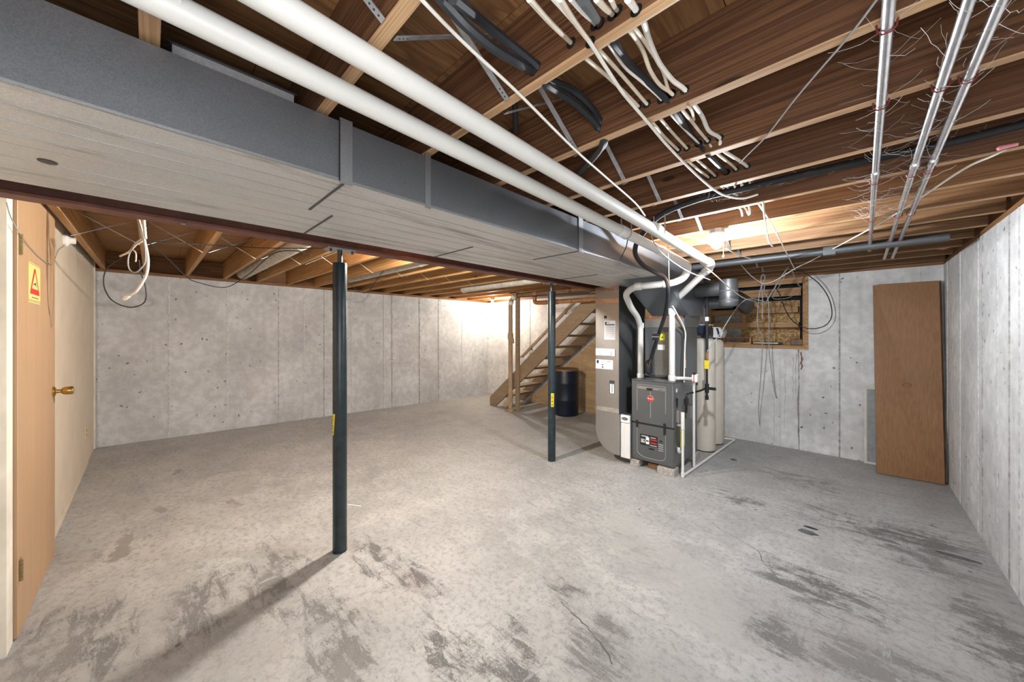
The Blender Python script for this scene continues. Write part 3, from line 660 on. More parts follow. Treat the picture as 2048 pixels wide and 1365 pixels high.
strip('panel_groove', fillet([(xw(.14), FY0, zd(.90)), (xw(.14), FY0, zd(.20)), (xw(.30), FY0, zd(.12)), (xw(.68), FY0, zd(.12)), (xw(.82), FY0, zd(.18)), (xw(.82), FY0, zd(.85))], .05), 0.0032, 'furnace_edge', ld)
strip('edge_highlight', [(FX1-.008, FY0-.0005, zu(.03)), (FX1-.008, FY0-.0005, zu(.94))], 0.002, 'furnace_edge', ud)
bxo('name_strip', (xw(.155), FY0-.003, zu(.80)), (xw(.805), FY0-.0005, zu(.868)), M['galv_new'], ud)
bxo('handle_slot', (xw(.38), FY0-.006, zu(.79)), (xw(.52), FY0-.003, zu(.84)), M['black'], ud, .001)
text_part('strip_lettering', 'R801T', 0.022, (xw(.72), FY0-.0032, zu(.825)), (1, 0, 0), (0, 0, 1), M['ink'], ud)
strip('centre_rib', [(xw(.47), FY0-.001, zu(.16)), (xw(.47), FY0-.001, zu(.76))], 0.004, 'furnace_edge', ud)
lg = mk('round_emblem', lathe(newbm(), [(0.038, 0), (0.038, -0.004), (0.034, -0.006)], (xw(.47), FY0, zu(.60)), 8, 'y'), M['galv_new'], ud)
mk('emblem_face', lathe(newbm(), [(0.031, -0.006), (0.031, -0.0075)], (xw(.47), FY0, zu(.60)), 24, 'y'), M['red'], ud)
text_part('emblem_lettering', 'Rheem', 0.021, (xw(.47), FY0-.0082, zu(.60)), (1, 0, 0), (0, 0, 1), M['paper'], ud)
for tx, (a, b) in ((.14, (-.05, .05)), (.80, (-.08, .07))):
    bxo('door_clip', (xw(tx)-.012, FY0-.008, ZM+a), (xw(tx)+.012, FY0-.0005, ZM+b*0.6), M['black'], fu, .002)
lbx = bxo('rating_label', (xw(.22), FY0-.002, zd(.44)), (xw(.64), FY0-.0005, zd(.72)), M['black'], ld)
for i, (a, b, c, d, m_) in enumerate(((.24, .34, .50, .60, 'ink_grey'), (.36, .44, .48, .66, 'white_plastic'), (.30, .43, .55, .58, 'paper'), (.47, .62, .52, .55, 'red'), (.47, .62, .60, .63, 'red'), (.47, .6, .66, .68, 'ink_grey'), (.25, .42, .66, .69, 'ink_grey'), (.46, .62, .46, .48, 'ink_grey'))):
    bxo('label_print', (xw(a), FY0-.003, zd(c)), (xw(b), FY0-.0021, zd(d)), M[m_], lbx)
mk('warning_mark', prism(newbm(), [(xw(.67), FY0-.0006, zd(.60)), (xw(.76), FY0-.0006, zd(.60)), (xw(.715), FY0-.0006, zd(.67))], (0, -.001, 0)), M['black'], ld)
for i in range(4): bxo('small_print', (xw(.66), FY0-.0015, zd(.38+.05*i)), (xw(.77), FY0-.0006, zd(.395+.05*i)), M['ink_grey'], ld)
bxo('model_badge', (xw(.43), FY0-.002, zd(.355)), (xw(.56), FY0-.0005, zd(.395)), M['black'], ld)
# things on its right side
SXf = FX1
bxo('side_switch_box', (SXf+.0005, FY0+.05, .55), (SXf+.035, FY0+.13, .68), M['galv_new'], fu, .003)
bxo('oval_knockout', (SXf+.0003, FY0+.07, .70), (SXf+.003, FY0+.12, .80), M['black'], fu, .001)
bxo('small_tag', (SXf+.0003, FY0+.07, .86), (SXf+.002, FY0+.10, .90), M['paper'], fu)
yl2 = bxo('gas_hose_label', (SXf+.030, FY0+.10, .285), (SXf+.045, FY0+.20, .485), M['lime'], fu, .002)
for i in range(4): bxo('label_print', (SXf+.0452, FY0+.12, .33+i*.035), (SXf+.0456, FY0+.18, .335+i*.035), M['ink'], yl2)
tubo('vent_elbow', fillet([(SXf+.002, FY0+.10, .52), (SXf+.035, FY0+.10, .52), (SXf+.037, FY0+.15, .50), (SXf+.037, FY0+.15, .485)], .02), 0.016, M['white_plastic'], fu, 10)
tubo('drain_trap', fillet([(SXf+.022, FY0+.08, .285), (SXf+.022, FY0+.08, .235), (SXf+.022, FY0+.2, .235), (SXf+.022, FY0+.2, .30)], .03), 0.016, M['white_plastic'], fu, 10)
bxo('junction_box', (SXf+.0005, FY0+.36, .54), (SXf+.05, FY0+.50, .68), M['galv_new'], fu, .003)
for i, (x, y) in enumerate(((FX0-.015, FY0-.01), (FX1-.16, FY0-.03), (FX0+.01, FY1-.15), (FX1-.15, FY1-.12))):
    tag(bxo('concrete_block', (x, y, 0), (x+(.10 if i % 2 == 0 else .175), y+.14, FZ0-.001), M['block'], None, .004),
        ('concrete block under the front left furnace corner', 'concrete block under the front right furnace corner by the drain pipe', 'concrete block under the rear left furnace corner', 'concrete block under the rear right furnace corner')[i], 'block')
tag(bxo('brick', (FX0+.16, FY0+.06, 0), (FX0+.32, FY0+.14, .055), M['barrel_rim'], None, .003), 'rusty brown brick in the dark gap under the furnace', 'brick')
# filter cabinet
fc = thing('filter_cabinet', 'white air filter cabinet with oval badge beside the furnace', 'filter cabinet', (-1.86, 3.9, 0.06))
x0, x1, y0 = -1.913, FX0-.002, 3.735
bxo('cabinet_body', (x0, y0+.02, .075), (x1, FY1-.1, .555), M['galv_new'], fc)
bxo('front_door', (x0+.001, y0, .075), (x1, y0+.0195, .47), M['white_plastic'], fc, .004)
bxo('door_ridge', (x0+.02, y0-.004, .08), (x0+.05, y0-.0002, .46), M['white_plastic'], fc, .003)
bxo('upper_cap', (x0+.001, y0-.006, .475), (x1, y0+.0195, .56), M['white_plastic'], fc, .004)
mk('oval_badge', prism(newbm(), [((x0+x1)/2+.037*math.cos(2*PI*k/20), y0-.0062, .52+.016*math.sin(2*PI*k/20)) for k in range(20)], (0, -.0015, 0)), M['navy'], fc)
text_part('badge_lettering', 'AprilAire', 0.0135, ((x0+x1)/2, y0-.0082, .52), (1, 0, 0), (0, 0, 1), M['paper'], fc)
# evaporator coil case, plenum
CX0, CX1, CY0, CY1, CZ0, CZ1 = -1.79, -1.345, 4.10, 4.54, FZ1+.007, 1.55
co = thing('coil_case', 'grey evaporator coil case on top of the furnace', 'coil case', (-1.57, 4.3, CZ0))
bxo('case', (CX0, CY0, CZ0), (CX1, CY1, CZ1), M['coil'], co, .004)
bxo('front_panel', (CX0+.10, CY0-.006, CZ0+.03), (CX1-.12, CY0-.0005, CZ1-.05), M['furnace_side'], co, .003)
bxo('base_rail', (CX0-.02, CY0-.08, CZ0), (CX1-.08, CY0-.007, CZ0+.02), M['black'], co)
a = pY(1319, 668, CY0-.007); s = bxo('yellow_sticker', (a.x, CY0-.009, a.z-.075), (a.x+.062, CY0-.007, a.z), M['lime'], co)
mk('warning_mark', prism(newbm(), [(a.x+.02, CY0-.0092, a.z-.05), (a.x+.044, CY0-.0092, a.z-.05), (a.x+.032, CY0-.0092, a.z-.025)], (0, -.0008, 0)), M['ink'], co)
bxo('white_sticker', (a.x-.02, CY0-.009, a.z-.185), (a.x+.06, CY0-.007, a.z-.125), M['paper'], co)
s = bxo('orange_sticker', (CX1+.0003, CY0+.02, 1.10), (CX1+.0015, CY0+.045, 1.24), M['paper'], co); bxo('orange_square', (CX1+.0016, CY0+.021, 1.19), (CX1+.0025, CY0+.044, 1.238), M['orange'], co)
pl = thing('supply_plenum', 'galvanized sloped plenum joining coil case to the trunk duct', 'duct', (-1.5, 4.0, CZ1))
mk('sloped_transition', prism(newbm(), [(-1.672, 3.31, DZ0), (-1.672, 4.02, CZ1+.13), (-1.672, 4.54, CZ1+.13), (-1.672, 4.54, DZ1), (-1.672, 3.31, DZ1)], (0.395, 0, 0)), M['galv'], pl)
mk('lower_collar', prism(newbm(), [(CX0, 4.10, CZ1+.001), (CX1, 4.10, CZ1+.001), (CX1-.0, 4.10, CZ1+.13), (CX0, 4.10, CZ1+.13)], (0, .44, 0)), M['galv_new'], pl)
mk('side_flare', prism(newbm(), [(CX1+.0005, 4.14, CZ1), (CX1+.012, 4.54, CZ1), (-1.279, 4.54, 1.86), (-1.279, 3.95, 1.86)], (-.01, 0, 0)), M['galv'], pl)
bxo('tape_band', (CX0, 4.096, CZ1+.10), (CX1, 4.0995, CZ1+.135), M['copper_tape'], pl)
# ------------------------------------------------------------------ PVC vent pipes
def pvc(name, label, path, r, rings, mat='pvc', straps=()):
    root = thing(name, label, 'pipe', path[0])
    tubo('pipe_run', path, r, M[mat], root, 18)
    for (a, b, rr) in rings: tubo('coupling', [a, Vector(a)+(Vector(b)-Vector(a)).normalized()*0.004, Vector(b)-(Vector(b)-Vector(a)).normalized()*0.004, b], [rr-.002, rr, rr, rr-.002], M['pvc_hot'], root, 18)
    for s in straps:
        bm = newbm(); c = Vector(s); pts = [c+Vector((-(r+.003), 0, JB-c.z-.002))]
        for k in range(9):
            a = PI+PI*k/8; pts.append(c+Vector(((r+.003)*math.cos(a), 0, (r+.003)*math.sin(a))))
        pts.append(c+Vector(((r+.003), 0, JB-c.z-.002)))
        tube(bm, pts, .004, 6); mk('pipe_hanger', bm, M['pvc'] if c.y < .3 else M['strap_metal'], root, True)
    return root
X2, X1 = -0.885, -1.055
def along(px, py, x): return pX(px, py, x)
a2, b2 = Vector((X2, YL+.01, H+.722)), pX(1425, 530, X2)
a2.z = H+X2/-1.222
e2, f2 = Vector((-1.405, 3.90, 1.80)), Vector((-1.405, 3.90, FZ1+.007))
path = fillet([a2, b2, e2, f2], .06, 7)
c2 = pX(1311, 459, X2)
d2 = (b2-a2).normalized()
pvc('vent_pipe', 'right-hand white PVC pipe ending in the front corner of the furnace', path, .0315,
    [(c2-d2*.05, c2+d2*.05, .037), (b2-d2*.14, b2-d2*.07, .0375), (b2+(e2-b2).normalized()*.05, b2+(e2-b2).normalized()*.12, .0375), (e2-(e2-b2).normalized()*.11, e2-(e2-b2).normalized()*.05, .0375), (e2-Vector((0,0,.05)), e2-Vector((0,0,.12)), .0375), (f2, f2+Vector((0,0,.06)), .038)],
    straps=[c2+d2*.06])
a1 = Vector((X1, YL+.01, H+X1/-1.475)); b1 = pX(1330, 506, X1)
pts = [a1, b1, pX(1378, 532, X1), pd(1370, 556, 3.18), pd(1345, 567, 3.22), pd(1268, 574, 3.42), pd(1250, 588, 3.55), pd(1262, 616, 3.72), pd(1275, 634, 3.92), Vector((-1.765, 3.93, 1.56)), Vector((-1.765, 3.93, FZ1+.007))]
path = fillet(pts, .07, 5)
c1 = pX(1246, 464, X1); d1 = (b1-a1).normalized()
hz = (pts[5]-pts[4]).normalized()
pvc('vent_pipe', 'left-hand white PVC pipe with a U-turn above the furnace', path, .0315,
    [(c1-d1*.05, c1+d1*.04, .0365), (b1-d1*.12, b1-d1*.05, .037), (pts[4]+hz*.03, pts[4]+hz*.08, .0375), (pts[5]-hz*.07, pts[5]-hz*.01, .0375), (pts[9]-Vector((0,0,.02)), pts[9]+Vector((0,0,.04)), .0375), (pts[10], pts[10]+Vector((0,0,.05)), .038)],
    straps=[c1+d1*.045, (X1, .045, a1.z)])

# ------------------------------------------------------------------ conduits under the joists on the right
def conduit(label, x0, x1, y1, ends):
    root = thing('conduit', label, 'conduit', (x0, 0, JB-.015), 'steel conduits under the joists')
    path = [(x0+(x1-x0)*(y-YL)/(y1-YL), y, JB-.0145-.002*math.sin(y*2)) for y in [YL+.01+(y1-YL-.01)*i/14 for i in range(15)]]
    tubo('tube', path, .0117, M['conduit'], root, 12)
    for k in ends:
        y = k*JS; x = x0+(x1-x0)*(y-YL)/(y1-YL)
        if y > y1-.02: continue
        tubo('pipe_hook', [(x-.018, y, JB-.001), (x-.016, y, JB-.02), (x-.008, y, JB-.0285), (x+.006, y, JB-.029), (x+.015, y, JB-.02), (x+.018, y, JB-.001)], .0022, M['hook_red'], root, 6)
    tubo('end_fitting', [Vector(path[-1])+Vector((0, -.03, 0)), Vector(path[-1])+Vector((0, .01, 0))], .0155, M['rust_pipe'], root, 10)
    yc = 2.32; x = x0+(x1-x0)*(yc-YL)/(y1-YL)
    tubo('coupling', [(x, yc-.03, JB-.0145), (x, yc+.03, JB-.0145)], .0145, M['conduit'], root, 12)
conduit('leftmost of the three steel conduits, running alone', .035, .092, 4.45, (3, 4, 6, 8, 9))
conduit('middle one of the three steel conduits', .165, .208, 5.1, (4, 6, 8, 10))
conduit('rightmost of the three steel conduits, next the concrete wall', .213, .262, 5.1, (4, 6, 8, 10))

# ------------------------------------------------------------------ cables
def cable(label, pts, r, mat='wire_white', group=None, n=7, name='cable', seg=7):
    o = mk(name, tube(newbm(), spline(pts, n), r, seg), M[mat], None, True)
    return tag(o, label, 'cable' if name == 'cable' else name.replace('_', ' '), group)
def thru(lst):                                       # (px, py, y) -> place
    for (x, y, yy) in lst:
        k = round((yy+JT/2+.002)/JS)
        if abs(k*JS-JT/2-.002-yy) < 1e-4 and y > 0:
            p = pY(x, y, yy); fy = k*JS+0.004*math.sin(k*3.1)-JT/2
            mk('drilled_hole', lathe(newbm(), [(.0145, -.0012), (.0145, -.0002)], (p.x, fy, p.z), 14, 'y'), M['black'], ce)
    return [pY(*q) for q in lst]
Y2, Y3, Y4, Y5, Y6 = JS*2, JS*3, JS*4, JS*5, JS*6
h = JT/2+.002
GRP = 'cables threaded through the joists'
cable('white cable of the threaded bunch lying nearest the two PVC pipes', thru([(1058, -2, .47), (1100, 45, .62), (1141.6, 85.5, Y2-h), (1171, 116, Y2+h), (1225, 162, 1.02), (1276, 212, Y3-h), (1304, 244, Y3+h), (1330, 275, 1.45), (1356, 300, Y4-h), (1380, 326, Y4+h), (1417, 355, Y5-h)]), .0055, 'wire_cream', GRP)
cable('second white cable of the threaded bunch, counted from the PVC pipes', thru([(1120, -2, .5), (1150, 45, .62), (1180, 84, Y2-h), (1198, 100, Y2+h), (1248, 155, 1.04), (1293, 207.5, Y3-h), (1320, 237, Y3+h), (1347, 268, 1.45), (1373.5, 296.6, Y4-h), (1392, 318, Y4+h), (1430, 351.6, Y5-h), (1448, 378, Y5+.03)]), .0055, 'wire_cream', GRP)
cable('thin white cable running against the thick black threaded cable', thru([(1141, -2, .52), (1165, 25, .62), (1190, 49, Y2-h), (1217, 88, Y2+h), (1250, 135, 1.0), (1285, 165, 1.1), (1322, 199, Y3-h), (1341, 228, Y3+h), (1370, 260, 1.45), (1398, 288, Y4-h), (1412, 310, Y4+h), (1454, 344, Y5-h), (1470, 376, Y5+.04)]), .0042, 'wire_white', GRP)
cable('thick black cable in the middle of the white threaded bunch', thru([(1165, -2, .52), (1182, 22, .62), (1199, 46, Y2-h), (1227, 84, Y2+h), (1262, 130, 1.02), (1296, 165, 1.12), (1328, 195, Y3-h), (1350, 222, Y3+h), (1375, 260, 1.48), (1396, 287, Y4-h), (1418, 312, Y4+h), (1452, 345, Y5-h)]), .0105, 'wire_black', GRP)
cable('cream cable curving just right of the thick black threaded cable', thru([(1193, -2, .55), (1210, 16, .64), (1225, 29, Y2-h), (1260, 62, Y2+h), (1285, 100, .98), (1300, 140, 1.06), (1320, 170, 1.14), (1344, 188, Y3-h), (1364, 219, Y3+h), (1385, 245, 1.42), (1398, 262, 1.5), (1415, 282, Y4-h), (1432, 305, Y4+h), (1472, 339, Y5-h), (1484, 372, Y5+.05)]), .0058, 'wire_cream', GRP)
cable('short cream cable crossing behind the white cable at the bunch edge', thru([(1222, -2, .6), (1234, 21, Y2-h), (1269, 56, Y2+h), (1297, 95, .98), (1325, 140, 1.1), (1341, 187, Y3-h), (1379, 215, Y3+h), (1388, 240, 1.42)]), .0050, 'wire_cream', GRP)
cable('bright white cable forming the right edge of the threaded bunch', thru([(1256, -2, .62), (1272, 20, Y2-h), (1287, 44, Y2+h), (1298, 80, .95), (1318, 125, 1.06), (1345, 160, 1.15), (1369, 179, Y3-h), (1387, 208, Y3+h), (1404, 232, 1.4), (1418, 262, 1.52), (1439.5, 276, Y4-h), (1446, 300, Y4+h), (1494, 333, Y5-h), (1502, 362, Y5+.05)]), .0072, 'wire_white', GRP)
zs = JB-.006
cable('white surface cable stapled under the joists beside the threaded bunch', [pZ(*q, zs) for q in ((1105, -4), (1140, 35), (1175, 78), (1215, 140), (1245, 185), (1270, 215), (1300, 250), (1330, 286), (1362, 320), (1395, 352), (1421, 374), (1447, 390), (1483, 397), (1516, 389))], .0052, 'wire_white')
cable('long straight white cable crossing over both PVC pipes', [pZ(*q, zs) for q in ((838, -6), (890, 48), (943, 100), (1039, 189), (1146, 296), (1210, 353), (1270, 406), (1290, 432))], .0046, 'wire_white')
# black service cables left of the bunch
cable('upper black service cable ahead of the drilled joist hole', thru([(905, -4, .44), (960, 40, .58), (1010, 80, .68), (1073, 132, Y2-h), (1094, 160, Y2+h), (1135, 175, .98), (1170, 200, 1.08), (1198, 240, Y3-h), (1210, 285, Y3+h), (1180, 318, 1.42), (1150, 352, Y4-h), (1120, 385, Y4+.06)]), .0125, 'wire_black')
cable('lower black service cable with faded print beside its twin', thru([(880, -4, .42), (930, 50, .52), (985, 95, .62), (1040, 128, .72), (1066, 142, Y2-h), (1092, 168, Y2+h), (1130, 192, .98), (1160, 215, 1.08), (1195, 253, Y3-h), (1204, 292, Y3+h), (1165, 340, 1.45), (1140, 365, Y4-h)]), .0125, 'wire_black')
tubo_o = tag(tubo('iron_pipe', [pd(1029, 195, 1.35), pd(1032, 262, 1.5)], .012, M['wire_black'], None, 10), 'short black pipe dropping behind the round-edged joist', 'pipe')
# heavy black line set: joist bay, past the bulb side, down to the coil
ls = [(2060, 245, 1.385), (1900, 285, 1.52), (1754, 316, 1.665), (1620, 346, 1.78), (1501, 374, 1.93), (1400, 398, 2.08), (1322, 430, 2.30)]
pts = [pd(*q) for q in ls] + [pd(1288, 465, 2.48), pd(1272, 490, 2.60), pd(1272, 512, 2.72), pd(1288, 532, 2.85), pd(1312, 546, 2.98), pd(1330, 556, 3.05), pd(1336, 580, 3.10), pd(1331, 625, 3.35), pd(1322, 655, 3.5), pd(1313, 682, 3.62), pd(1303, 715, 3.78), pd(1293, 742, 3.88)]
cable('heavy black insulated line running from the joist bay to the coil case', pts, [.020]*1 and .018, 'rubber', None, 8, 'refrigerant_line', 10)
bpy.data.objects['refrigerant_line']['category'] = 'pipe'
cable('thin copper line strapped along the heavy black insulated line', [q+Vector((.012, -.016, .004)) for q in pts[8:]], .004, 'copper', None, 8, 'copper_line')
bpy.data.objects['copper_line']['category'] = 'pipe'
flx = thing('float_switch', 'black plastic clamp fitting on the insulated line', 'fitting', pd(1312, 676, 3.56))
c = pd(1312, 674, 3.52); mk('clamp', box(newbm(), (c.x-.03, c.y-.025, c.z-.035), (c.x+.03, c.y+.02, c.z+.03), .006), M['black'], flx); bxo('clamp_band', (c.x-.032, c.y-.027, c.z-.006), (c.x+.032, c.y+.022, c.z+.006), M['galv_cleat'], flx)
c = pd(1297, 733, 3.86); mk('line_bulb', lathe(newbm(), [(.012, -.09), (.035, -.07), (.04, 0), (.03, .05), (.012, .07)], c, 14), M['black'], flx, True)
# dusty wire and others hanging under the right-hand joists
cable('thin cobwebbed wire slanting across three joists', [pZ(*q, JB-.004) for q in ((1757, -5), (1700, 70), (1637, 143), (1585, 205), (1534, 271), (1500, 305), (1479, 326))], .0028, 'wire_grey')
cable('white cable sagging from the right joists to the window tangle', [pZ(2025, 292, JB+.01), pZ(1985, 312, JB-.006), pZ(1923, 341, JB-.006), pZ(1813, 414, JB-.012), pd(1740, 458, 2.48), pd(1666, 498, 3.03), pd(1620, 523, 3.4), pd(1591, 537, 3.7), pd(1547, 563, 4.0), pd(1524, 568, 4.15)], .0050, 'wire_white')
tip = tag(mk('wire_nut', lathe(newbm(), [(.004, -.02), (.009, -.015), (.006, .03)], pZ(2010, 294, JB-.012), 10, 'x'), M['pink'], None, True), 'pinkish red wire connector at the end of the sagging white cable', 'connector')
cable('white cable from the bulb holder down to the wall tangle', [pd(1360, 471, 2.5), pd(1400, 480, 2.52), pd(1425, 492, 2.55)], .0036, 'wire_white')
cable('white wire running right from behind the lit bulb', [pd(1452, 497, 2.62), pd(1475, 510, 2.8), pd(1502, 518, 3.0)], .0034, 'wire_white')
cable('pale cable from the pipe elbow down to the tape joint', [pd(1400, 525, 2.95), pd(1432, 552, 3.1), pd(1470, 585, 3.5), pd(1493, 599, 3.75), pd(1512, 603, 4.0)], .0048, 'wire_cream')
cable('grey cable drooping from the tape joint to the gas pipe', [pd(1530, 604, 4.05), pd(1505, 598, 4.02), pd(1485, 604, 3.98), pd(1465, 628, 3.95), pd(1440, 668, 3.93), pd(1420, 695, 3.92), pd(1414, 704, 3.92)], .0058, 'wire_grey')
cable('big black loop of cable beside the boarded window', [pd(1584, 519, 3.60), pd(1590, 535, 3.85), pd(1615, 550, 4.05), pd(1640, 570, 4.12), pd(1658, 598, 4.15), pd(1664, 628, 4.15), pd(1655, 648, 4.17), pd(1635, 657, 4.18), pd(1610, 656, 4.2), pd(1585, 642, 4.2), pd(1570, 618, 4.2), pd(1560, 590, 4.15), pd(1548, 570, 4.1)], .0052, 'wire_black')
cable('grey cable hanging down the wall, longest below the window', [pd(1524, 566, 4.2), pd(1517, 600, 4.25), pd(1515, 650, 4.3), pd(1524, 672, 4.35), pd(1525, 690, 4.4), pd(1521, 760, 4.5), pd(1517, 815, 4.6), pd(1519, 850, 4.7)], .0048, 'wire_grey')
cable('grey cable hanging below the window, ending higher up', [pd(1530, 566, 4.2), pd(1528, 585, 4.25), pd(1536, 600, 4.28), pd(1538, 650, 4.35), pd(1538, 700, 4.45), pd(1544, 750, 4.5), pd(1550, 785, 4.55), pd(1553, 797, 4.6)], .0050, 'wire_grey')
cable('short taped cable stub in the window tangle', [pd(1523, 563, 4.15), pd(1525, 600, 4.18), pd(1525, 620, 4.2), pd(1524, 637, 4.2)], [.005, .006, .010, .010][0], 'wire_grey')
cable('cable rising from the tape joint to the joist junction', [pd(1533, 603, 4.1), pd(1550, 575, 4.05), pd(1565, 550, 4.0), pd(1577, 535, 3.95)], .0044, 'wire_grey')
cable('small loop of wire above the window tangle', [pd(1522, 568, 4.15), pd(1522, 556, 4.15), pd(1526, 549, 4.15), pd(1530, 556, 4.15), pd(1525, 568, 4.15)], .0036, 'wire_grey')
cable('wire slanting from the far joists into the tangle', [pd(1482, 530, 3.75), pd(1500, 550, 4.0), pd(1521, 566, 4.12)], .0036, 'wire_white')
cable('white cable pair dropping from the joist above the bulb side', [pd(1526, 403, 1.96), pd(1530, 440, 2.15), pd(1537, 480, 2.45), pd(1545, 493, 2.6)], .0050, 'wire_white')
cable('white cable descending from the joist to the window tangle', [pd(1515, 405, 1.97), pd(1535, 435, 2.18), pd(1556, 472, 2.55), pd(1575, 510, 3.1), pd(1590, 540, 3.7)], .0044, 'wire_cream')
cable('grey cable pair entering the window head', [pd(1584, 540, 3.95), pd(1590, 556, 4.2), pd(1597, 570, 4.35), pd(1603, 574, 4.42)], .0048, 'wire_grey')
cable('dark wire sagging across the dark window gap', [pd(1600, 575, 4.42), pd(1585, 592, 4.4), pd(1565, 598, 4.35), pd(1545, 595, 4.3), pd(1560, 570, 4.2), pd(1572, 545, 4.1)], .0038, 'wire_grey')
for i, (x, y) in enumerate(((1576, 408), (1590, 400), (1604, 396))): pass
for i, q in enumerate((((1447, 395), (1455, 405), (1462, 410)), ((1470, 410), (1482, 420), (1485, 432)), ((1482, 408), (1492, 420), (1498, 430)), ((1492, 405), (1499, 417), (1500, 428)))):
    cable(('short white cable end poking out near the surface cable end', 'left one of three white cable ends below the black line', 'middle one of three white cable ends below the black line', 'right one of three white cable ends below the black line')[i], [pd(x, y, 2.2+.04*j) for j, (x, y) in enumerate(q)], .0056, 'wire_white', 'cable ends under the joist')
for i, q in enumerate((((1448, 352), (1452, 370), (1463, 385), (1480, 393)), ((1462, 348), (1466, 366), (1478, 382), (1492, 390)), ((1474, 345), (1480, 362), (1492, 378), (1505, 386)), ((1497, 358), (1501, 370), (1498, 380), (1490, 388)))):
    cable(('first white strand of the knot of cable ends, leftmost', 'second white strand of the knot of cable ends', 'third white strand of the knot of cable ends', 'rightmost curled white strand of the knot of cable ends')[i], [pd(x, y, 2.0+.03*j) for j, (x, y) in enumerate(q)], .0055, 'wire_white', 'knot of white cable ends')
# left-hand side: hanging white cable, loops
T = 2.36
rt = thing('hanging_cable', 'white cable hanging from the joist with a capped end', 'cable', pd(290, 450, T))
tubo('cable_run', spline([pd(*q, T) for q in ((275, 432), (283, 460), (291, 490), (296, 520), (294, 545), (285, 565), (272, 583), (258, 592))], 6), .0078, M['wire_white'], rt, 8)
mk('end_cap', tube(newbm(), [pd(258, 592, T), pd(252, 596, T), pd(247, 600, T)], [.010, .013, .009], 10), M['porcelain'], rt, True)
cable('cream cable stub spreading left from the hanging white cable', [pd(*q, T+.02) for q in ((291, 455), (286, 480), (272, 490), (258, 504), (240, 513))], .0062, 'wire_cream')
cable('small cream wire hook beside the hanging white cable', [pd(*q, T+.04) for q in ((262, 498), (271, 505), (272, 518), (271, 524))], .0042, 'wire_cream')
cable('short thick cable tail above the hanging white cable', [pd(*q, T-.01) for q in ((288, 430), (288, 446), (290, 466), (291, 478))], .0085, 'wire_white')
cable('large black cable loop below the cream wire stub', [pd(*q, T+.05) for q in ((243, 517), (225, 527), (210, 545), (208, 572), (220, 597), (240, 610), (263, 615), (284, 609), (292, 596), (290, 570), (281, 543), (278, 520))], .0036, 'wire_black')
cable('small grey cable loop around the hanging white cable', [pd(*q, T-.02) for q in ((282, 478), (268, 490), (257, 515), (258, 537), (270, 546), (283, 536), (291, 520), (288, 480), (276, 440))], .0040, 'wire_grey')
cable('thin black wire strung level from hanging cable to near post', [pd(300, 483, 2.42), pd(345, 486, 2.5), pd(430, 491, 2.7), pd(520, 496, 2.75), pd(600, 497, 2.75), pd(650, 497, 2.72)], .0036, 'wire_black')
cable('black cable sagging across the top of the far concrete wall', [pd(300, 487, 2.44), pd(340, 522, 2.75), pd(372, 553, 3.3), (pd(395, 565, 3.6)), pd(451, 575, 3.9), pd(496, 550, 3.7), pd(530, 520, 3.3), pd(553, 505, 3.05), pd(590, 502, 3.0), pd(622, 511, 3.0)], .0042, 'wire_black')
cable('thin cable drooping between far joists beyond the near post', [pd(690, 560, 4.9), pd(715, 582, 5.3), pd(735, 585, 5.3), pd(752, 562, 4.9), pd(768, 541, 4.5)], .0045, 'wire_black')
cable('thin wire drooping down the plywood door from its top', [pY(x, y, DY+.006) for x, y in ((13, 405), (22, 435), (45, 475), (70, 505), (92, 525), (105, 530))], .0022, 'wire_grey')
cable('thin wire crossing the cream wall beside the lampholder', [pY(x, y, YL+.006) for x, y in ((108, 522), (118, 500), (128, 492), (140, 470), (152, 498), (165, 508), (180, 510))], .0020, 'wire_grey')

# ------------------------------------------------------------------ light bulbs
def bulb(label, c, mat, string=True, group='bare bulbs in porcelain holders'):
    """c = underside of joist where the holder sits"""
    c = Vector(c); r = thing('ceiling_bulb', label, 'light', c, group)
    mk('outlet_box', lathe(newbm(), [(.05, 0), (.05, -.028), (.046, -.030)], c, 8), M['strap_metal'], r)
    mk('porcelain_base', lathe(newbm(), [(.058, -.0305), (.060, -.040), (.050, -.048), (.030, -.052), (.027, -.07)], c, 24), M['porcelain'], r, True)
    mk('bulb_neck', lathe(newbm(), [(.014, -.0705), (.0145, -.082)], c, 16), M['porcelain'], r, True)
    prof = []
    for k in range(13):
        a = PI*(0.16+0.84*k/12); prof.append((max(.001, .031*math.sin(a)), -.082-.028+.031*math.cos(a)))
    mk('glass_bulb', lathe(newbm(), prof, c, 20), M[mat], r, True)
    if string:
        tubo('pull_string', [c+Vector((.045, -.01, -.045)), c+Vector((.046, -.012, -.2))], .0016, M['wire_white'], r, 5)
        mk('pull_knot', lathe(newbm(), [(.002, .01), (.007, .004), (.007, -.004), (.002, -.01)], c+Vector((.046, -.012, -.205)), 10), M['porcelain'], r, True)
B1 = pZ(1437, 462, JB-.001); B1.y = JS*7+.0
bulb('lit bare bulb in porcelain holder above the furnace', (B1.x, B1.y, JB-.001), 'bulb1')
bulb('lit bare bulb in the far corner above the foot of the stairs', (-5.70, JS*13-.04, zl(5.2)-.004), 'bulb2', False)
bulb('added fill bulb hidden behind the steel beam, between the posts', (-2.70, JS*3.5-.04, JB+.06), 'bulb_fill', False)  # unseen bulb added to brighten the left part of the room
bb3 = bpy.data.objects['ceiling_bulb.002']
bxo('fill_bulb_mount', (-2.75, JS*3-.04+JT/2+.001, JB+.0605), (-2.65, JS*4-.04-JT/2-.001, JB+.10), M['joist_left'], bb3)  # block added to carry the unseen fill bulb
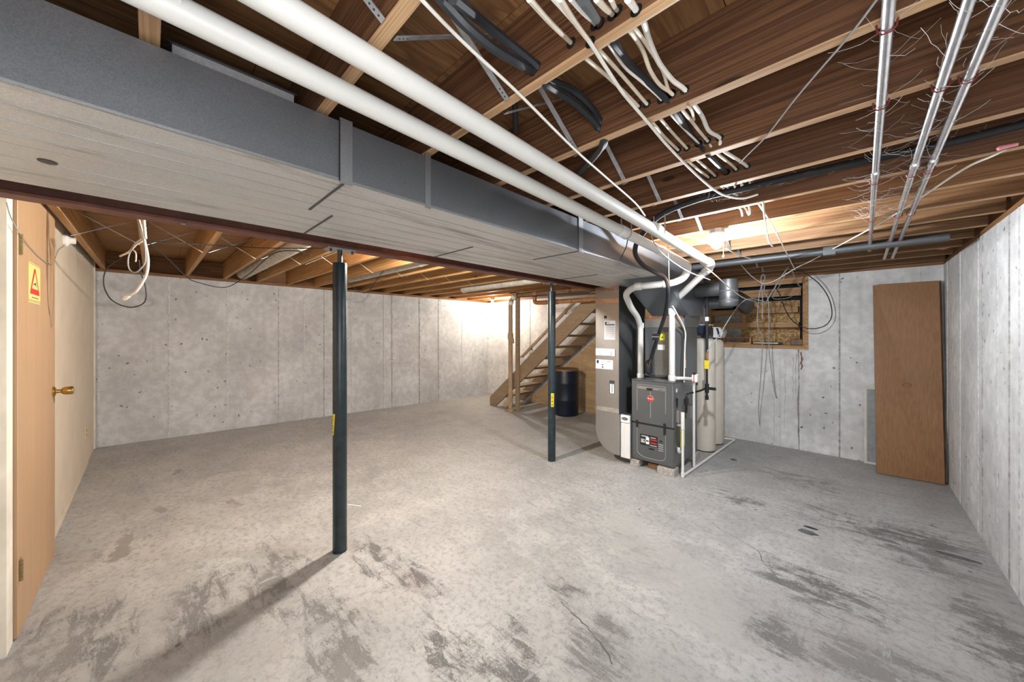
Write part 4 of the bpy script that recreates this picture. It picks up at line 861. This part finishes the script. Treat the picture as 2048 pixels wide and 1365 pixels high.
# ------------------------------------------------------------------ stairs (rising towards +x)
SY0, SY1, RUN, RISE = 4.86, 5.675, 0.247, 0.202
slope = RISE/RUN
stt = thing('staircase', 'open-riser wooden staircase with tan painted stringers', 'stairs', (-4.0, 5.24, 0))
def zlow(x): return (x+5.195)*slope                  # lower edge of a stringer
def stringer(y, name, lo=-5.36, dh=.32):
    xt = -2.60; zt = 2.235
    x_end = -5.195 + zt/slope
    pts = [(lo, y, 0.0), (-5.195, y, 0.0), (x_end if x_end < xt+.2 else xt, y, zt), (x_end-dh/slope if x_end < xt+.2 else xt, y, zt), (lo, y, 0.17-(.32-dh))]
    return mk(name, prism(newbm(), pts, (0, .038, 0)), M['stair'], stt)
stringer(SY0, 'stringer'); stringer(SY1, 'stringer', -5.36, .25)
for i in range(1, 11):
    z = i*RISE+.035
    xb = -5.195+(z-.02)/slope                         # back edge of the tread sits on the stringer's lower line
    bxo('tread', (xb-.245, SY0+.039, z-.036), (xb-.005, SY1-.001, z), M['stair'], stt, .003)
    bxo('tread_cleat', (xb-.2, SY1-.022, z-.085), (xb-.03, SY1-.001, z-.037), M['stair'], stt)
mk('handrail', prism(newbm(), [(-5.30, YB-.075, .93), (-5.22, YB-.075, .93), (-3.75, YB-.075, 2.14), (-3.83, YB-.075, 2.14)], (0, .035, 0)), M['stair'], stt)
for x in (-5.0, -4.1):
    z = .93+(x+5.26)*slope; bxo('rail_bracket', (x-.01, YB-.04, z-.03), (x+.01, YB-.001, z+.01), M['screw'], stt)
pn = thing('stair_panel', 'tan plywood panel closing the space below the far stringer', 'panel', (-3.2, 5.63, 0))
xs = -5.10
mk('plywood_sheet', prism(newbm(), [(xs, SY1+.040, 0.005), (-2.30, SY1+.040, 0.005), (-2.30, SY1+.040, 2.20), (xs+2.2/slope, SY1+.040, 2.20)], (0, .012, 0)), M['panel'], pn)
bxo('bottom_rail', (xs+.1, SY1+.027, 0), (-2.30, SY1+.0395, .05), M['panel'], pn)
mk('sheet_seam', prism(newbm(), [(-3.70, SY1+.0395, .06), (-3.695, SY1+.0395, .06), (-3.695, SY1+.0395, 1.12), (-3.70, SY1+.0395, 1.12)], (0, -.001, 0)), M['stair'], pn)
# timber post in front of the stringer
tp = pZ(1032, 824, 0)
tag(mk('timber_post', box(newbm(), (tp.x-.045, SY0-.045, 0), (tp.x+.045, SY0-.003, JB-.002), .003), M['stair']), 'tan timber post standing against the stair stringer', 'post')
# drain stack and branch pipes
sx, sy = tp.x-.115, SY0-.10
dr = thing('drain_stack', 'tan painted drain stack with a rusty branch pipe, beside the timber post', 'pipe', (sx, sy, 0))
tubo('stack', fillet([(sx, sy, .04), (sx, sy, 2.07), (sx+.11, sy+.0, 2.175), (sx+1.35, sy, 2.185)], .09), .042, M['tan_pipe'], dr, 16)
tubo('elbow_ring', [(sx-.002, sy, 2.02), (sx+.02, sy, 2.075)], .052, M['white_plastic'], dr, 16)
tubo('elbow_ring', [(sx+.07, sy, 2.135), (sx+.115, sy, 2.172)], .052, M['white_plastic'], dr, 16)
tubo('hub', [(sx, sy, 1.36), (sx, sy, 1.47)], .054, M['tan_pipe'], dr, 16)
tubo('side_inlet', [(sx, sy, 1.42), (sx+.05, sy-.0, 1.36), (sx+.06, sy, 1.28)], .03, M['tan_pipe'], dr, 12)
tubo('cleanout_wye', [(sx, sy, .28), (sx-.03, sy-.02, .17), (sx-.10, sy-.05, .10)], [.05, .055, .058], M['tan_pipe'], dr, 16)
mk('floor_collar', lathe(newbm(), [(.075, 0), (.075, .03), (.05, .05)], (sx, sy, 0), 18), M['tan_pipe'], dr, True)
br = dr
y = 4.70
tubo('branch_pipe', fillet([(-4.02, y, 2.16), (-4.02, y, 2.01), (-3.85, y, 2.0), (-2.24, y, 1.985)], .05), .036, M['rust_pipe'], br, 14)
tubo('coupling', [(-3.62, y, 1.999), (-3.52, y, 1.998)], .043, M['rust_pipe'], br, 14)
tubo('drop_fitting', [(-4.02, y, 2.11), (-4.02, y, 2.20)], .046, M['tan_pipe'], br, 14)
tag(tubo('water_pipe', fillet([(-4.55, 4.62, 2.21), (-4.40, 4.62, 2.21), (-4.36, 4.62, 2.12), (-2.25, 4.60, 2.10)], .03), .012, M['screw'], None, 10), 'thin dark water pipe above the rusty branch pipe', 'pipe')
tag(tubo('water_pipe', [(-4.4, 4.66, 2.16), (-2.25, 4.64, 2.165)], .009, M['rust_pipe'], None, 10), 'thin upper copper water line under the joists by the stairs', 'pipe')
# wrapped pipes lying in the left joist bays
def bay_pipe(label, y, x0, x1, r, z, m='wrap', name='duct_pipe'):
    root = thing(name, label, 'duct', ((x0+x1)/2, y, z))
    n = 9; tubo('pipe_run', [(x0+(x1-x0)*i/n, y, z+(zl(y)-JB)*(i/n if x1 < x0 else 1-i/n)) for i in range(n+1)], r, M[m], root, 18)
    for f in (.33, .72):
        x = x0+(x1-x0)*f; tubo('joint_ring', [(x-.012, y, z+(zl(y)-JB)*(1-f)), (x+.012, y, z+(zl(y)-JB)*(1-f))], r+.003, M[m], root, 18)
bay_pipe('large grey round duct lying between the left joists', JS*2.5-.04, -6.6, -2.55, .075, JB+.085)
bay_pipe('slimmer grey round duct lying between joists beyond the near post', JS*5.5-.04, -6.3, -2.55, .06, JB+.070)
tag(tubo('insulated_pipe', spline([(-4.9, JS*9.5-.04, 2.235), (-4.7, JS*9.5-.04, 2.245), (-3.6, JS*9.5-.04, 2.245), (-2.6, JS*9.5-.04, 2.245)], 5), .062, M['wrap'], None, 18), 'fuzzy insulation wrapped pipe under the far left joists', 'pipe')
# ------------------------------------------------------------------ blue drum
c = pZ(1136, 828, 0); c.y = 5.28
dm = thing('drum', 'dark blue plastic drum standing under the stairs', 'drum', (c.x, c.y, 0))
mk('barrel_body', lathe(newbm(), [(.205, .0), (.217, .02), (.220, .05), (.220, .26), (.2235, .27), (.2235, .29), (.220, .30), (.220, .56), (.2235, .57), (.2235, .59), (.220, .60), (.220, .78), (.214, .80)], (c.x, c.y, 0), 40), M['barrel'], dm, True)
mk('lid', lathe(newbm(), [(.213, .8005), (.224, .8005), (.224, .83), (.215, .835), (.205, .83), (.02, .828)], (c.x, c.y, 0), 40), M['barrel_rim'], dm, True)

# ------------------------------------------------------------------ water softener tanks
def tank(label, x, y, r, top, head):
    t = thing('softener_tank', label, 'water softener', (x, y, 0), 'cream water softener tanks')
    mk('tank_body', lathe(newbm(), [(r*.96, .012), (r, .04), (r, top-.07), (r*.93, top-.03), (r*.70, top-.005), (r*.3, top)], (x, y, 0), 32), M['tank'], t, True)
    mk('base_ring', lathe(newbm(), [(r*.97, 0), (r*.97, .012)], (x, y, 0), 32), M['black'], t)
    mk('neck', lathe(newbm(), [(.05, top), (.05, top+.05)], (x, y, 0), 20), M['black'], t, True)
    if head:
        hd = mk('control_head', prism(newbm(), [(x-.16, y-.10, top+.03), (x+.11, y-.10, top+.02), (x+.14, y-.10, top+.10), (x+.10, y-.10, top+.16), (x-.14, y-.10, top+.17)], (0, .2, 0)), M['white_plastic'], t)
        for dx, w_ in ((-.01, .035), (.085, .025)):
            mk('navy_stripe', prism(newbm(), [(x+dx, y-.1005, top+.035), (x+dx+w_, y-.1005, top+.035), (x+dx+w_-.03, y-.1005, top+.15), (x+dx-.03, y-.1005, top+.15)], (0, -.002, 0)), M['navy'], hd)
    else:
        hd = mk('control_head', box(newbm(), (x-.07, y-.08, top+.03), (x+.08, y+.08, top+.14), .012), M['black'], t)
        bxo('display_cover', (x-.075, y-.10, top+.06), (x+.07, y-.081, top+.16), M['navy'], t, .006); bxo('cover_top', (x-.08, y-.10, top+.1605), (x+.09, y+.05, top+.17), M['white_plastic'], t, .003)
tank('nearer cream water softener tank with black and navy valve', -1.372, 4.93, .12, 1.42, False)
tank('farther cream water softener tank with white striped head', -1.375, 5.33, .122, 1.40, True)

# ------------------------------------------------------------------ gas pipe
gp = thing('gas_pipe', 'black iron gas pipe with yellow tag feeding the furnace', 'pipe', pd(1414, 780, 3.95))
tt = 3.98
def q(px, py): return pd(px, py, tt)
g0 = q(1414, 760); gx, gy = g0.x, g0.y
tubo('upper_line', [(gx, gy, 2.232), (gx, gy, q(1414, 705).z)], .0155, M['rubber'], gp, 12)
tubo('copper_joint', [(gx, gy, q(1414, 705).z), (gx, gy, q(1414, 720).z)], .014, M['copper'], gp, 12)
tubo('lower_riser', [(gx, gy, q(1414, 720).z), (gx, gy, q(1414, 792).z)], .011, M['black'], gp, 12)
bxo('yellow_tag', (gx-.022, gy-.020, q(1414, 738).z), (gx+.026, gy-.0165, q(1414, 721).z), M['yellow'], gp)
bxo('white_band', (gx-.017, gy-.017, q(1414, 643).z), (gx+.017, gy+.017, q(1414, 634).z), M['paper'], gp, .004)
zt = q(1414, 777).z
tubo('tee', [(gx, gy, zt-.05), (gx, gy, zt+.05)], .021, M['black'], gp, 12); tubo('tee_arm', [(gx-.01, gy, zt), (gx+.09, gy, zt)], .016, M['black'], gp, 12)
tubo('drip_cap', [(gx, gy, q(1414, 800).z), (gx, gy, q(1414, 792).z)], .018, M['black'], gp, 12)
tubo('branch_line', fillet([(gx-.005, gy, zt), (gx-.03, gy-.15, zt-.015), (FX1+.06, FY0+.30, zt-.03), (FX1+.06, FY0+.20, zt-.03), (FX1+.06, FY0+.20, .64)], .03), .011, M['black'], gp, 10)
mk('shutoff_valve', box(newbm(), (FX1+.04, FY0+.17, .72), (FX1+.08, FY0+.23, .79), .006), M['black'], gp)
# ------------------------------------------------------------------ condensate drain
cd = thing('condensate_drain', 'white PVC condensate pipes running down to the floor', 'pipe', (FX1+.08, FY0+.1, 0))
vx, vy = FX1+.075, FY0+.045
tubo('front_riser', [(vx, vy, .03), (vx, vy, .66)], .0135, M['pvc_hot'], cd, 12)
tubo('riser_fitting', [(vx, vy, .50), (vx, vy, .67)], .0185, M['pvc_hot'], cd, 12)
vx2, vy2 = FX1+.085, FY0+.36
tubo('rear_riser', [(vx2, vy2, .03), (vx2, vy2, .92)], .0135, M['pvc_hot'], cd, 12)
tubo('upper_arm', fillet([(-1.365, 3.90, 1.005), (FX1+.03, 3.95, 1.005), (vx2, vy2, .985), (vx2, vy2, .92)], .03), .018, M['pvc_hot'], cd, 12)
f1, f2_, f3 = pZ(1370, 950, .014), pZ(1470, 880, .014), pZ(1438, 876, .014)
f1 = Vector((vx, vy, .016))
tubo('floor_run', fillet([f1, f2_, f3], .03), .0135, M['pvc_hot'], cd, 12)
tubo('floor_elbow', [(vx, vy, .006), (vx, vy, .05)], .0185, M['pvc_hot'], cd, 12)
cp = thing('condensate_pump', 'white and red condensate switch on the furnace side', 'pump', (vx2, vy2, .95))
mk('pump_body', box(newbm(), (vx2-.012, vy2-.05, .95), (vx2+.045, vy2+.04, 1.04), .012), M['white_plastic'], cp); mk('red_edge', box(newbm(), (vx2+.012, vy2-.056, .955), (vx2+.020, vy2-.0505, 1.035), .002), M['red'], cp)
for dz, dy in ((1.045, -.03), (.93, .03)): mk('black_cap', lathe(newbm(), [(.016, -.012), (.016, .012)], (vx2+.015, vy2+dy, dz), 12), M['black'], cp)
cable('thin white tube clipped up the coil case', [pd(1368, 765, 3.78), pd(1369, 720, 3.80), pd(1370, 690, 3.82), pd(1371, 668, 3.83), pd(1366, 650, 3.80), pd(1354, 628, 3.74), pd(1345, 612, 3.70)], .0075, 'wire_white', None, 6)
cable('black wire beside the white tube on the coil case', [pd(1365, 768, 3.76), pd(1366, 720, 3.78), pd(1367, 668, 3.80), pd(1362, 652, 3.78), pd(1350, 632, 3.72)], .005, 'wire_black', None, 6)
for i, q_ in enumerate((((1300, 455), (1310, 490), (1340, 520), (1380, 545), (1420, 560)), ((1335, 470), (1337, 520), (1338, 560)), ((1256, 475), (1252, 495), (1240, 520)))):
    cable(('thin grey wire strapped along the right-hand PVC pipe', 'thin wire hanging behind the PVC U-turn', 'short black wire hanging off the left-hand PVC pipe')[i], [pd(x, y, (2.15 if i == 0 else 2.55 if i == 1 else 2.3)+.2*j*(i == 0)) for j, (x, y) in enumerate(q_)], .0034, ('wire_grey', 'wire_white', 'wire_black')[i])

# ------------------------------------------------------------------ round ducts near the window
rdx = thing('round_duct', 'round galvanized duct with capped end hanging before the window', 'duct', pd(1457, 610, 3.7))
c = pd(1457, 590, 3.72)
z0, z1 = pd(1457, 613, 3.72).z, 2.05
mk('pipe_body', lathe(newbm(), [(.07, z0-.0), (.086, z0+.02), (.088, z0+.05), (.088, z1-.05), (.08, z1)], (c.x, c.y, 0), 28), M['galv_mid'], rdx, True)
tubo('side_branch', [(-1.275, c.y, 1.96), (c.x-.07, c.y, 1.96)], .075, M['galv_dark'], rdx, 24)
for z in (z0+.06, z0+.16): mk('bead_ring', lathe(newbm(), [(.0885, z-.008), (.092, z), (.0885, z+.008)], (c.x, c.y, 0), 28), M['galv_cleat'], rdx, True)
for i, (y, z, r, l) in enumerate(((4.62, 1.86, .09, 'dark round branch duct low beside the gas pipe'),)):
    root = thing('branch_duct', l, 'duct', (-1.2, y, z))
    tubo('pipe_run', [(-1.275, y, z), (-1.0, y, z)], r, M['galv_dark'], root, 24)
    tubo('joint_ring', [(-1.255, y, z), (-1.235, y, z)], r+.005, M['galv_cleat'], root, 24)
tag(mk('flexible_duct', tube(newbm(), spline([(-1.26, 4.75, 1.98), (-1.1, 4.85, 1.95), (-.98, 5.15, 1.86), (-1.05, 5.55, 1.82)], 8), .085, 20), M['galv_dark'], None, True), 'dark flexible duct curving into the window opening', 'duct')
hp = thing('hanger_pipe', 'long dark galvanized pipe crossing under the far right joists', 'pipe', (-.3, 4.1, 2.2))
tubo('pipe_run', [(-1.26, JS*10+.06, JB-.035), (.5, JS*10+.06, JB-.035)], .032, M['galv_dark'], hp, 16)
bxo('end_plate', (-.20, JS*10+.028, JB-.072), (-.12, JS*10+.094, JB-.002), M['galv_dark'], hp)

# ------------------------------------------------------------------ boarded window
YW = YB+.20
wi = struct('window_1', box(newbm(), (WX0-.02, YB+.235, WZ0-.02), (WX1+.02, YB+.30, JB)), M['dark_void'], 'basement window opening boarded up with lumber and chipboard')
def wp(px, py, y): return pY(px, py, y)
def wbar(name, x0, y0, x1, y1, ya, yb, m='frame_wood'):
    a = wp(x0, y0, ya); b = wp(x1, y1, ya); return bxo(name, (a.x, ya, b.z), (b.x, yb, a.z), M[m], wi, .002)
bxo('side_jamb', (WX1-.045, YB+.01, WZ0), (WX1-.001, YB+.23, JB-.04), M['frame_wood'], wi, .002)
bxo('side_casing', (WX1-.020, YB-.010, WZ0-.02), (WX1+.012, YB-.001, JB-.04), M['frame_wood'], wi, .002)
bxo('side_jamb', (WX0+.001, YB+.01, WZ0), (WX0+.04, YB+.23, JB-.04), M['frame_wood'], wi, .002)
bxo('window_sill', (WX0+.002, YB-.006, WZ0+.001), (WX1-.046, YB+.23, WZ0+.035), M['frame_wood'], wi, .002)
bxo('sill_casing', (WX0+.002, YB-.012, WZ0-.012), (WX1-.021, YB-.0065, WZ0+.02), M['frame_wood'], wi, .002)
wbar('chipboard', 1483, 606, 1600, 693, YW+.012, YW+.024, 'osb')
wbar('grey_board', 1418, 624, 1487, 693, YW+.0125, YW+.024, 'block')
wbar('shelf_rail', 1415, 622, 1488, 630, YB+.06, YW+.011); wbar('shelf_rail', 1480, 617, 1596, 625, YB+.10, YW+.011)
wbar('shelf_rail', 1424, 647, 1597, 655, YB+.05, YW+.011)
wbar('upright', 1474, 582, 1483, 630, YB+.10, YB+.14); wbar('cross_rail', 1478, 583, 1602, 591, YB+.08, YB+.10)
wbar('head_rail', 1474, 560, 1612, 566, YB+.04, YB+.05)
wbar('short_upright', 1484, 625, 1492, 650, YB+.12, YB+.16)
bx_ = thing('wooden_tray', 'small open wooden box on the window sill', 'box', wp(1475, 690, YB+.08))
a = wp(1446, 675, YB+.04); b = wp(1502, 690, YB+.04); zb = WZ0+.036; zt_ = max(a.z, zb+.09)
bxo('tray_front', (a.x, YB+.04, zb), (b.x, YB+.055, zb+.025), M['frame_wood'], bx_); bxo('tray_top', (a.x, YB+.04, zt_-.015), (b.x, YB+.16, zt_), M['frame_wood'], bx_)
bxo('tray_end', (b.x-.02, YB+.04, zb+.0255), (b.x, YB+.16, zt_-.0155), M['frame_wood'], bx_); bxo('tray_end', (a.x, YB+.04, zb+.0255), (a.x+.02, YB+.16, zt_-.0155), M['frame_wood'], bx_)
p0, p1 = wp(1507, 684, YB+.03), wp(1566, 684, YB+.03); zz = WZ0+.036+.021
lt = thing('caulk_tube', 'silvery tube with dark nozzle lying on the window sill', 'tube', (p0.x, YB+.03, zz))
tubo('barrel', [(p0.x, YB+.03, zz), (p1.x-.05, YB+.03, zz)], .020, M['galv_new'], lt, 14); tubo('end_collar', [(p1.x-.05, YB+.03, zz), (p1.x, YB+.03, zz)], [.018, .012], M['black'], lt, 12)
a = wp(1581, 676, YB+.05)
tag(mk('dark_tin', box(newbm(), (a.x, YB+.05, WZ0+.036), (WX1-.05, YB+.14, WZ0+.115), .006), M['slab_dark']), 'small dark brown tin in the window corner', 'tin')

# ------------------------------------------------------------------ doors leaning in the corner
def slab(label, name, bl, br, top_y, zt, th, m, hole=True):
    t = thing(name, label, 'door', ((bl[0]+br[0])/2, bl[1], 0))
    fr = [Vector((bl[0], bl[1], 0.006)), Vector((br[0], br[1], 0.006)), Vector((br[0]-.01, top_y+.01, zt)), Vector((bl[0]-.02, top_y, zt))]
    nrm = (fr[1]-fr[0]).cross(fr[3]-fr[0]).normalized()
    mk('door_skin', prism(newbm(), fr, -nrm*th), M[m], t)
    if hole:
        c = pd(1814, 772, 3.6); k = (fr[0]-EYE).dot(nrm)/(ray(1814, 772).dot(nrm)); c = EYE+ray(1814, 772)*k
        pts = [c+nrm*.001+((fr[1]-fr[0]).normalized()*math.cos(a)*.028+Vector((0, 0, 1))*math.sin(a)*.022) for a in [2*PI*i/20 for i in range(20)]]
        mk('lock_hole_cover', prism(newbm(), pts, nrm*.004), M['slab'], t); 
        pts = [c+nrm*.0003+((fr[1]-fr[0]).normalized()*math.cos(a)*.034+Vector((0, 0, 1))*math.sin(a)*.028) for a in [2*PI*i/20 for i in range(20)]]
        mk('hole_edge', prism(newbm(), pts, nrm*.0012), M['slab_dark'], t)
    return fr
slab('brown flat door slab leaning in the corner', 'door_slab', (.166, 5.365), (.628, 5.405), 5.625, 2.02, .035, 'slab')
slab('second dark door leaf hidden behind the brown slab', 'door_leaf', (.205, 5.455), (.648, 5.475), 5.69, 2.03, .03, 'slab_dark', False)
x0, x1, zt_ = .075, .40, .868
sf = thing('screen_frame', 'white window screen frame leaning behind the brown slab', 'frame', (.2, YB-.05, 0))
def lean(z): return YB-.07+.05*z
for (ax, bx2, az, bz) in ((x0, x0+.022, 0.004, zt_), (x1-.022, x1, 0.004, zt_), (x0+.0225, x1-.0225, zt_-.022, zt_), (x0+.0225, x1-.0225, .004, .026)):
    mk('frame_bar', prism(newbm(), [(ax, lean(az), az), (bx2, lean(az), az), (bx2, lean(bz), bz), (ax, lean(bz), bz)], (0, .012, 0)), M['paint_white'], sf)
mk('screen_mesh', prism(newbm(), [(x0+.023, lean(.026)+.005, .027), (x1-.023, lean(.026)+.005, .027), (x1-.023, lean(zt_)+.005, zt_-.023), (x0+.023, lean(zt_)+.005, zt_-.023)], (0, .001, 0)), M['wire_grey'], sf)
tag(mk('insulation_wad', lathe(newbm(), [(.01, -.05), (.05, -.035), (.07, 0), (.055, .03), (.01, .045)], (XR-.085, 5.03, JB+.06), 14), M['pink'], None, True), 'pink insulation wad tucked above the right wall', 'insulation')

# ------------------------------------------------------------------ odds and ends on the floor
def chip(px, py, rx, ry, m, label, cat, name, th=.004):
    c = pZ(px, py, 0); pts = []
    for i in range(11):
        a = 2*PI*i/11; k = .75+.4*random.random(); pts.append((c.x+rx*k*math.cos(a), c.y+ry*k*math.sin(a), .0005+zfloor(c.x, c.y)))
    return tag(mk(name, prism(newbm(), pts, (0, 0, th)), M[m]), label, cat)
chip(1616, 1066, .055, .035, 'chip', 'dark flat paint chip on the floor before the leaning slab', 'chip', 'floor_chip')
chip(1622, 1057, .045, .014, 'black', 'black scrap beside the flat paint chip', 'scrap', 'floor_scrap')
chip(1467, 921, .03, .016, 'chip', 'small grey stone beside the floor drain pipe', 'stone', 'stone', .012)
chip(1915, 1115, .10, .018, 'chip', 'dark splinter lying near the right wall', 'splinter', 'splinter')
a, b = pZ(690, 1009, .004), pZ(722, 1013, .004)
tag(tubo('white_stick', [a, b], .004, M['paper'], None, 6), 'thin white stick on the floor beside the near post', 'stick')

# ------------------------------------------------------------------ cobwebs over conduits and wires
bm = newbm(); rnd = random.Random(3)
def strand(a, b, sag, r=.0007):
    pts = []
    for i in range(6):
        t = i/5; p = a.lerp(b, t); p.z -= sag*4*t*(1-t); p += Vector((rnd.uniform(-1, 1), rnd.uniform(-1, 1), rnd.uniform(-1, 1)))*.003; pts.append(p)
    tube(bm, pts, r, 3, False)
for i in range(260):
    y = rnd.uniform(1.1, 3.3); x = .06 if rnd.random() < .4 else rnd.choice((.18, .235))
    a = Vector((x+rnd.uniform(-.01, .01), y, JB-rnd.uniform(0, .03)))
    b = a+Vector((rnd.uniform(-.11, .11), rnd.uniform(-.14, .14), rnd.uniform(0, .03)))
    strand(a, b, rnd.uniform(.0, .015), rnd.choice((.0003, .0005, .0007)))
for i in range(70):
    t = rnd.random(); p = pd(1500+500*t, 374-125*t, 1.93-.5*t)
    strand(p+Vector((0, 0, -.015)), p+Vector((rnd.uniform(-.13, .13), rnd.uniform(-.06, .06), rnd.uniform(-.02, .02))), rnd.uniform(0, .012), rnd.choice((.0003, .0005, .0008)))
for i in range(45):
    p = pd(1440+rnd.uniform(-25, 70), 372+rnd.uniform(-25, 30), 2.05)
    strand(p, p+Vector((rnd.uniform(-.1, .1), rnd.uniform(-.08, .08), rnd.uniform(-.03, .03))), .01, .0006)
o = mk('cobwebs', bm, M['web']); o['kind'] = 'stuff'; tag(o, 'dusty cobwebs strung between the conduits and joists', 'cobweb')
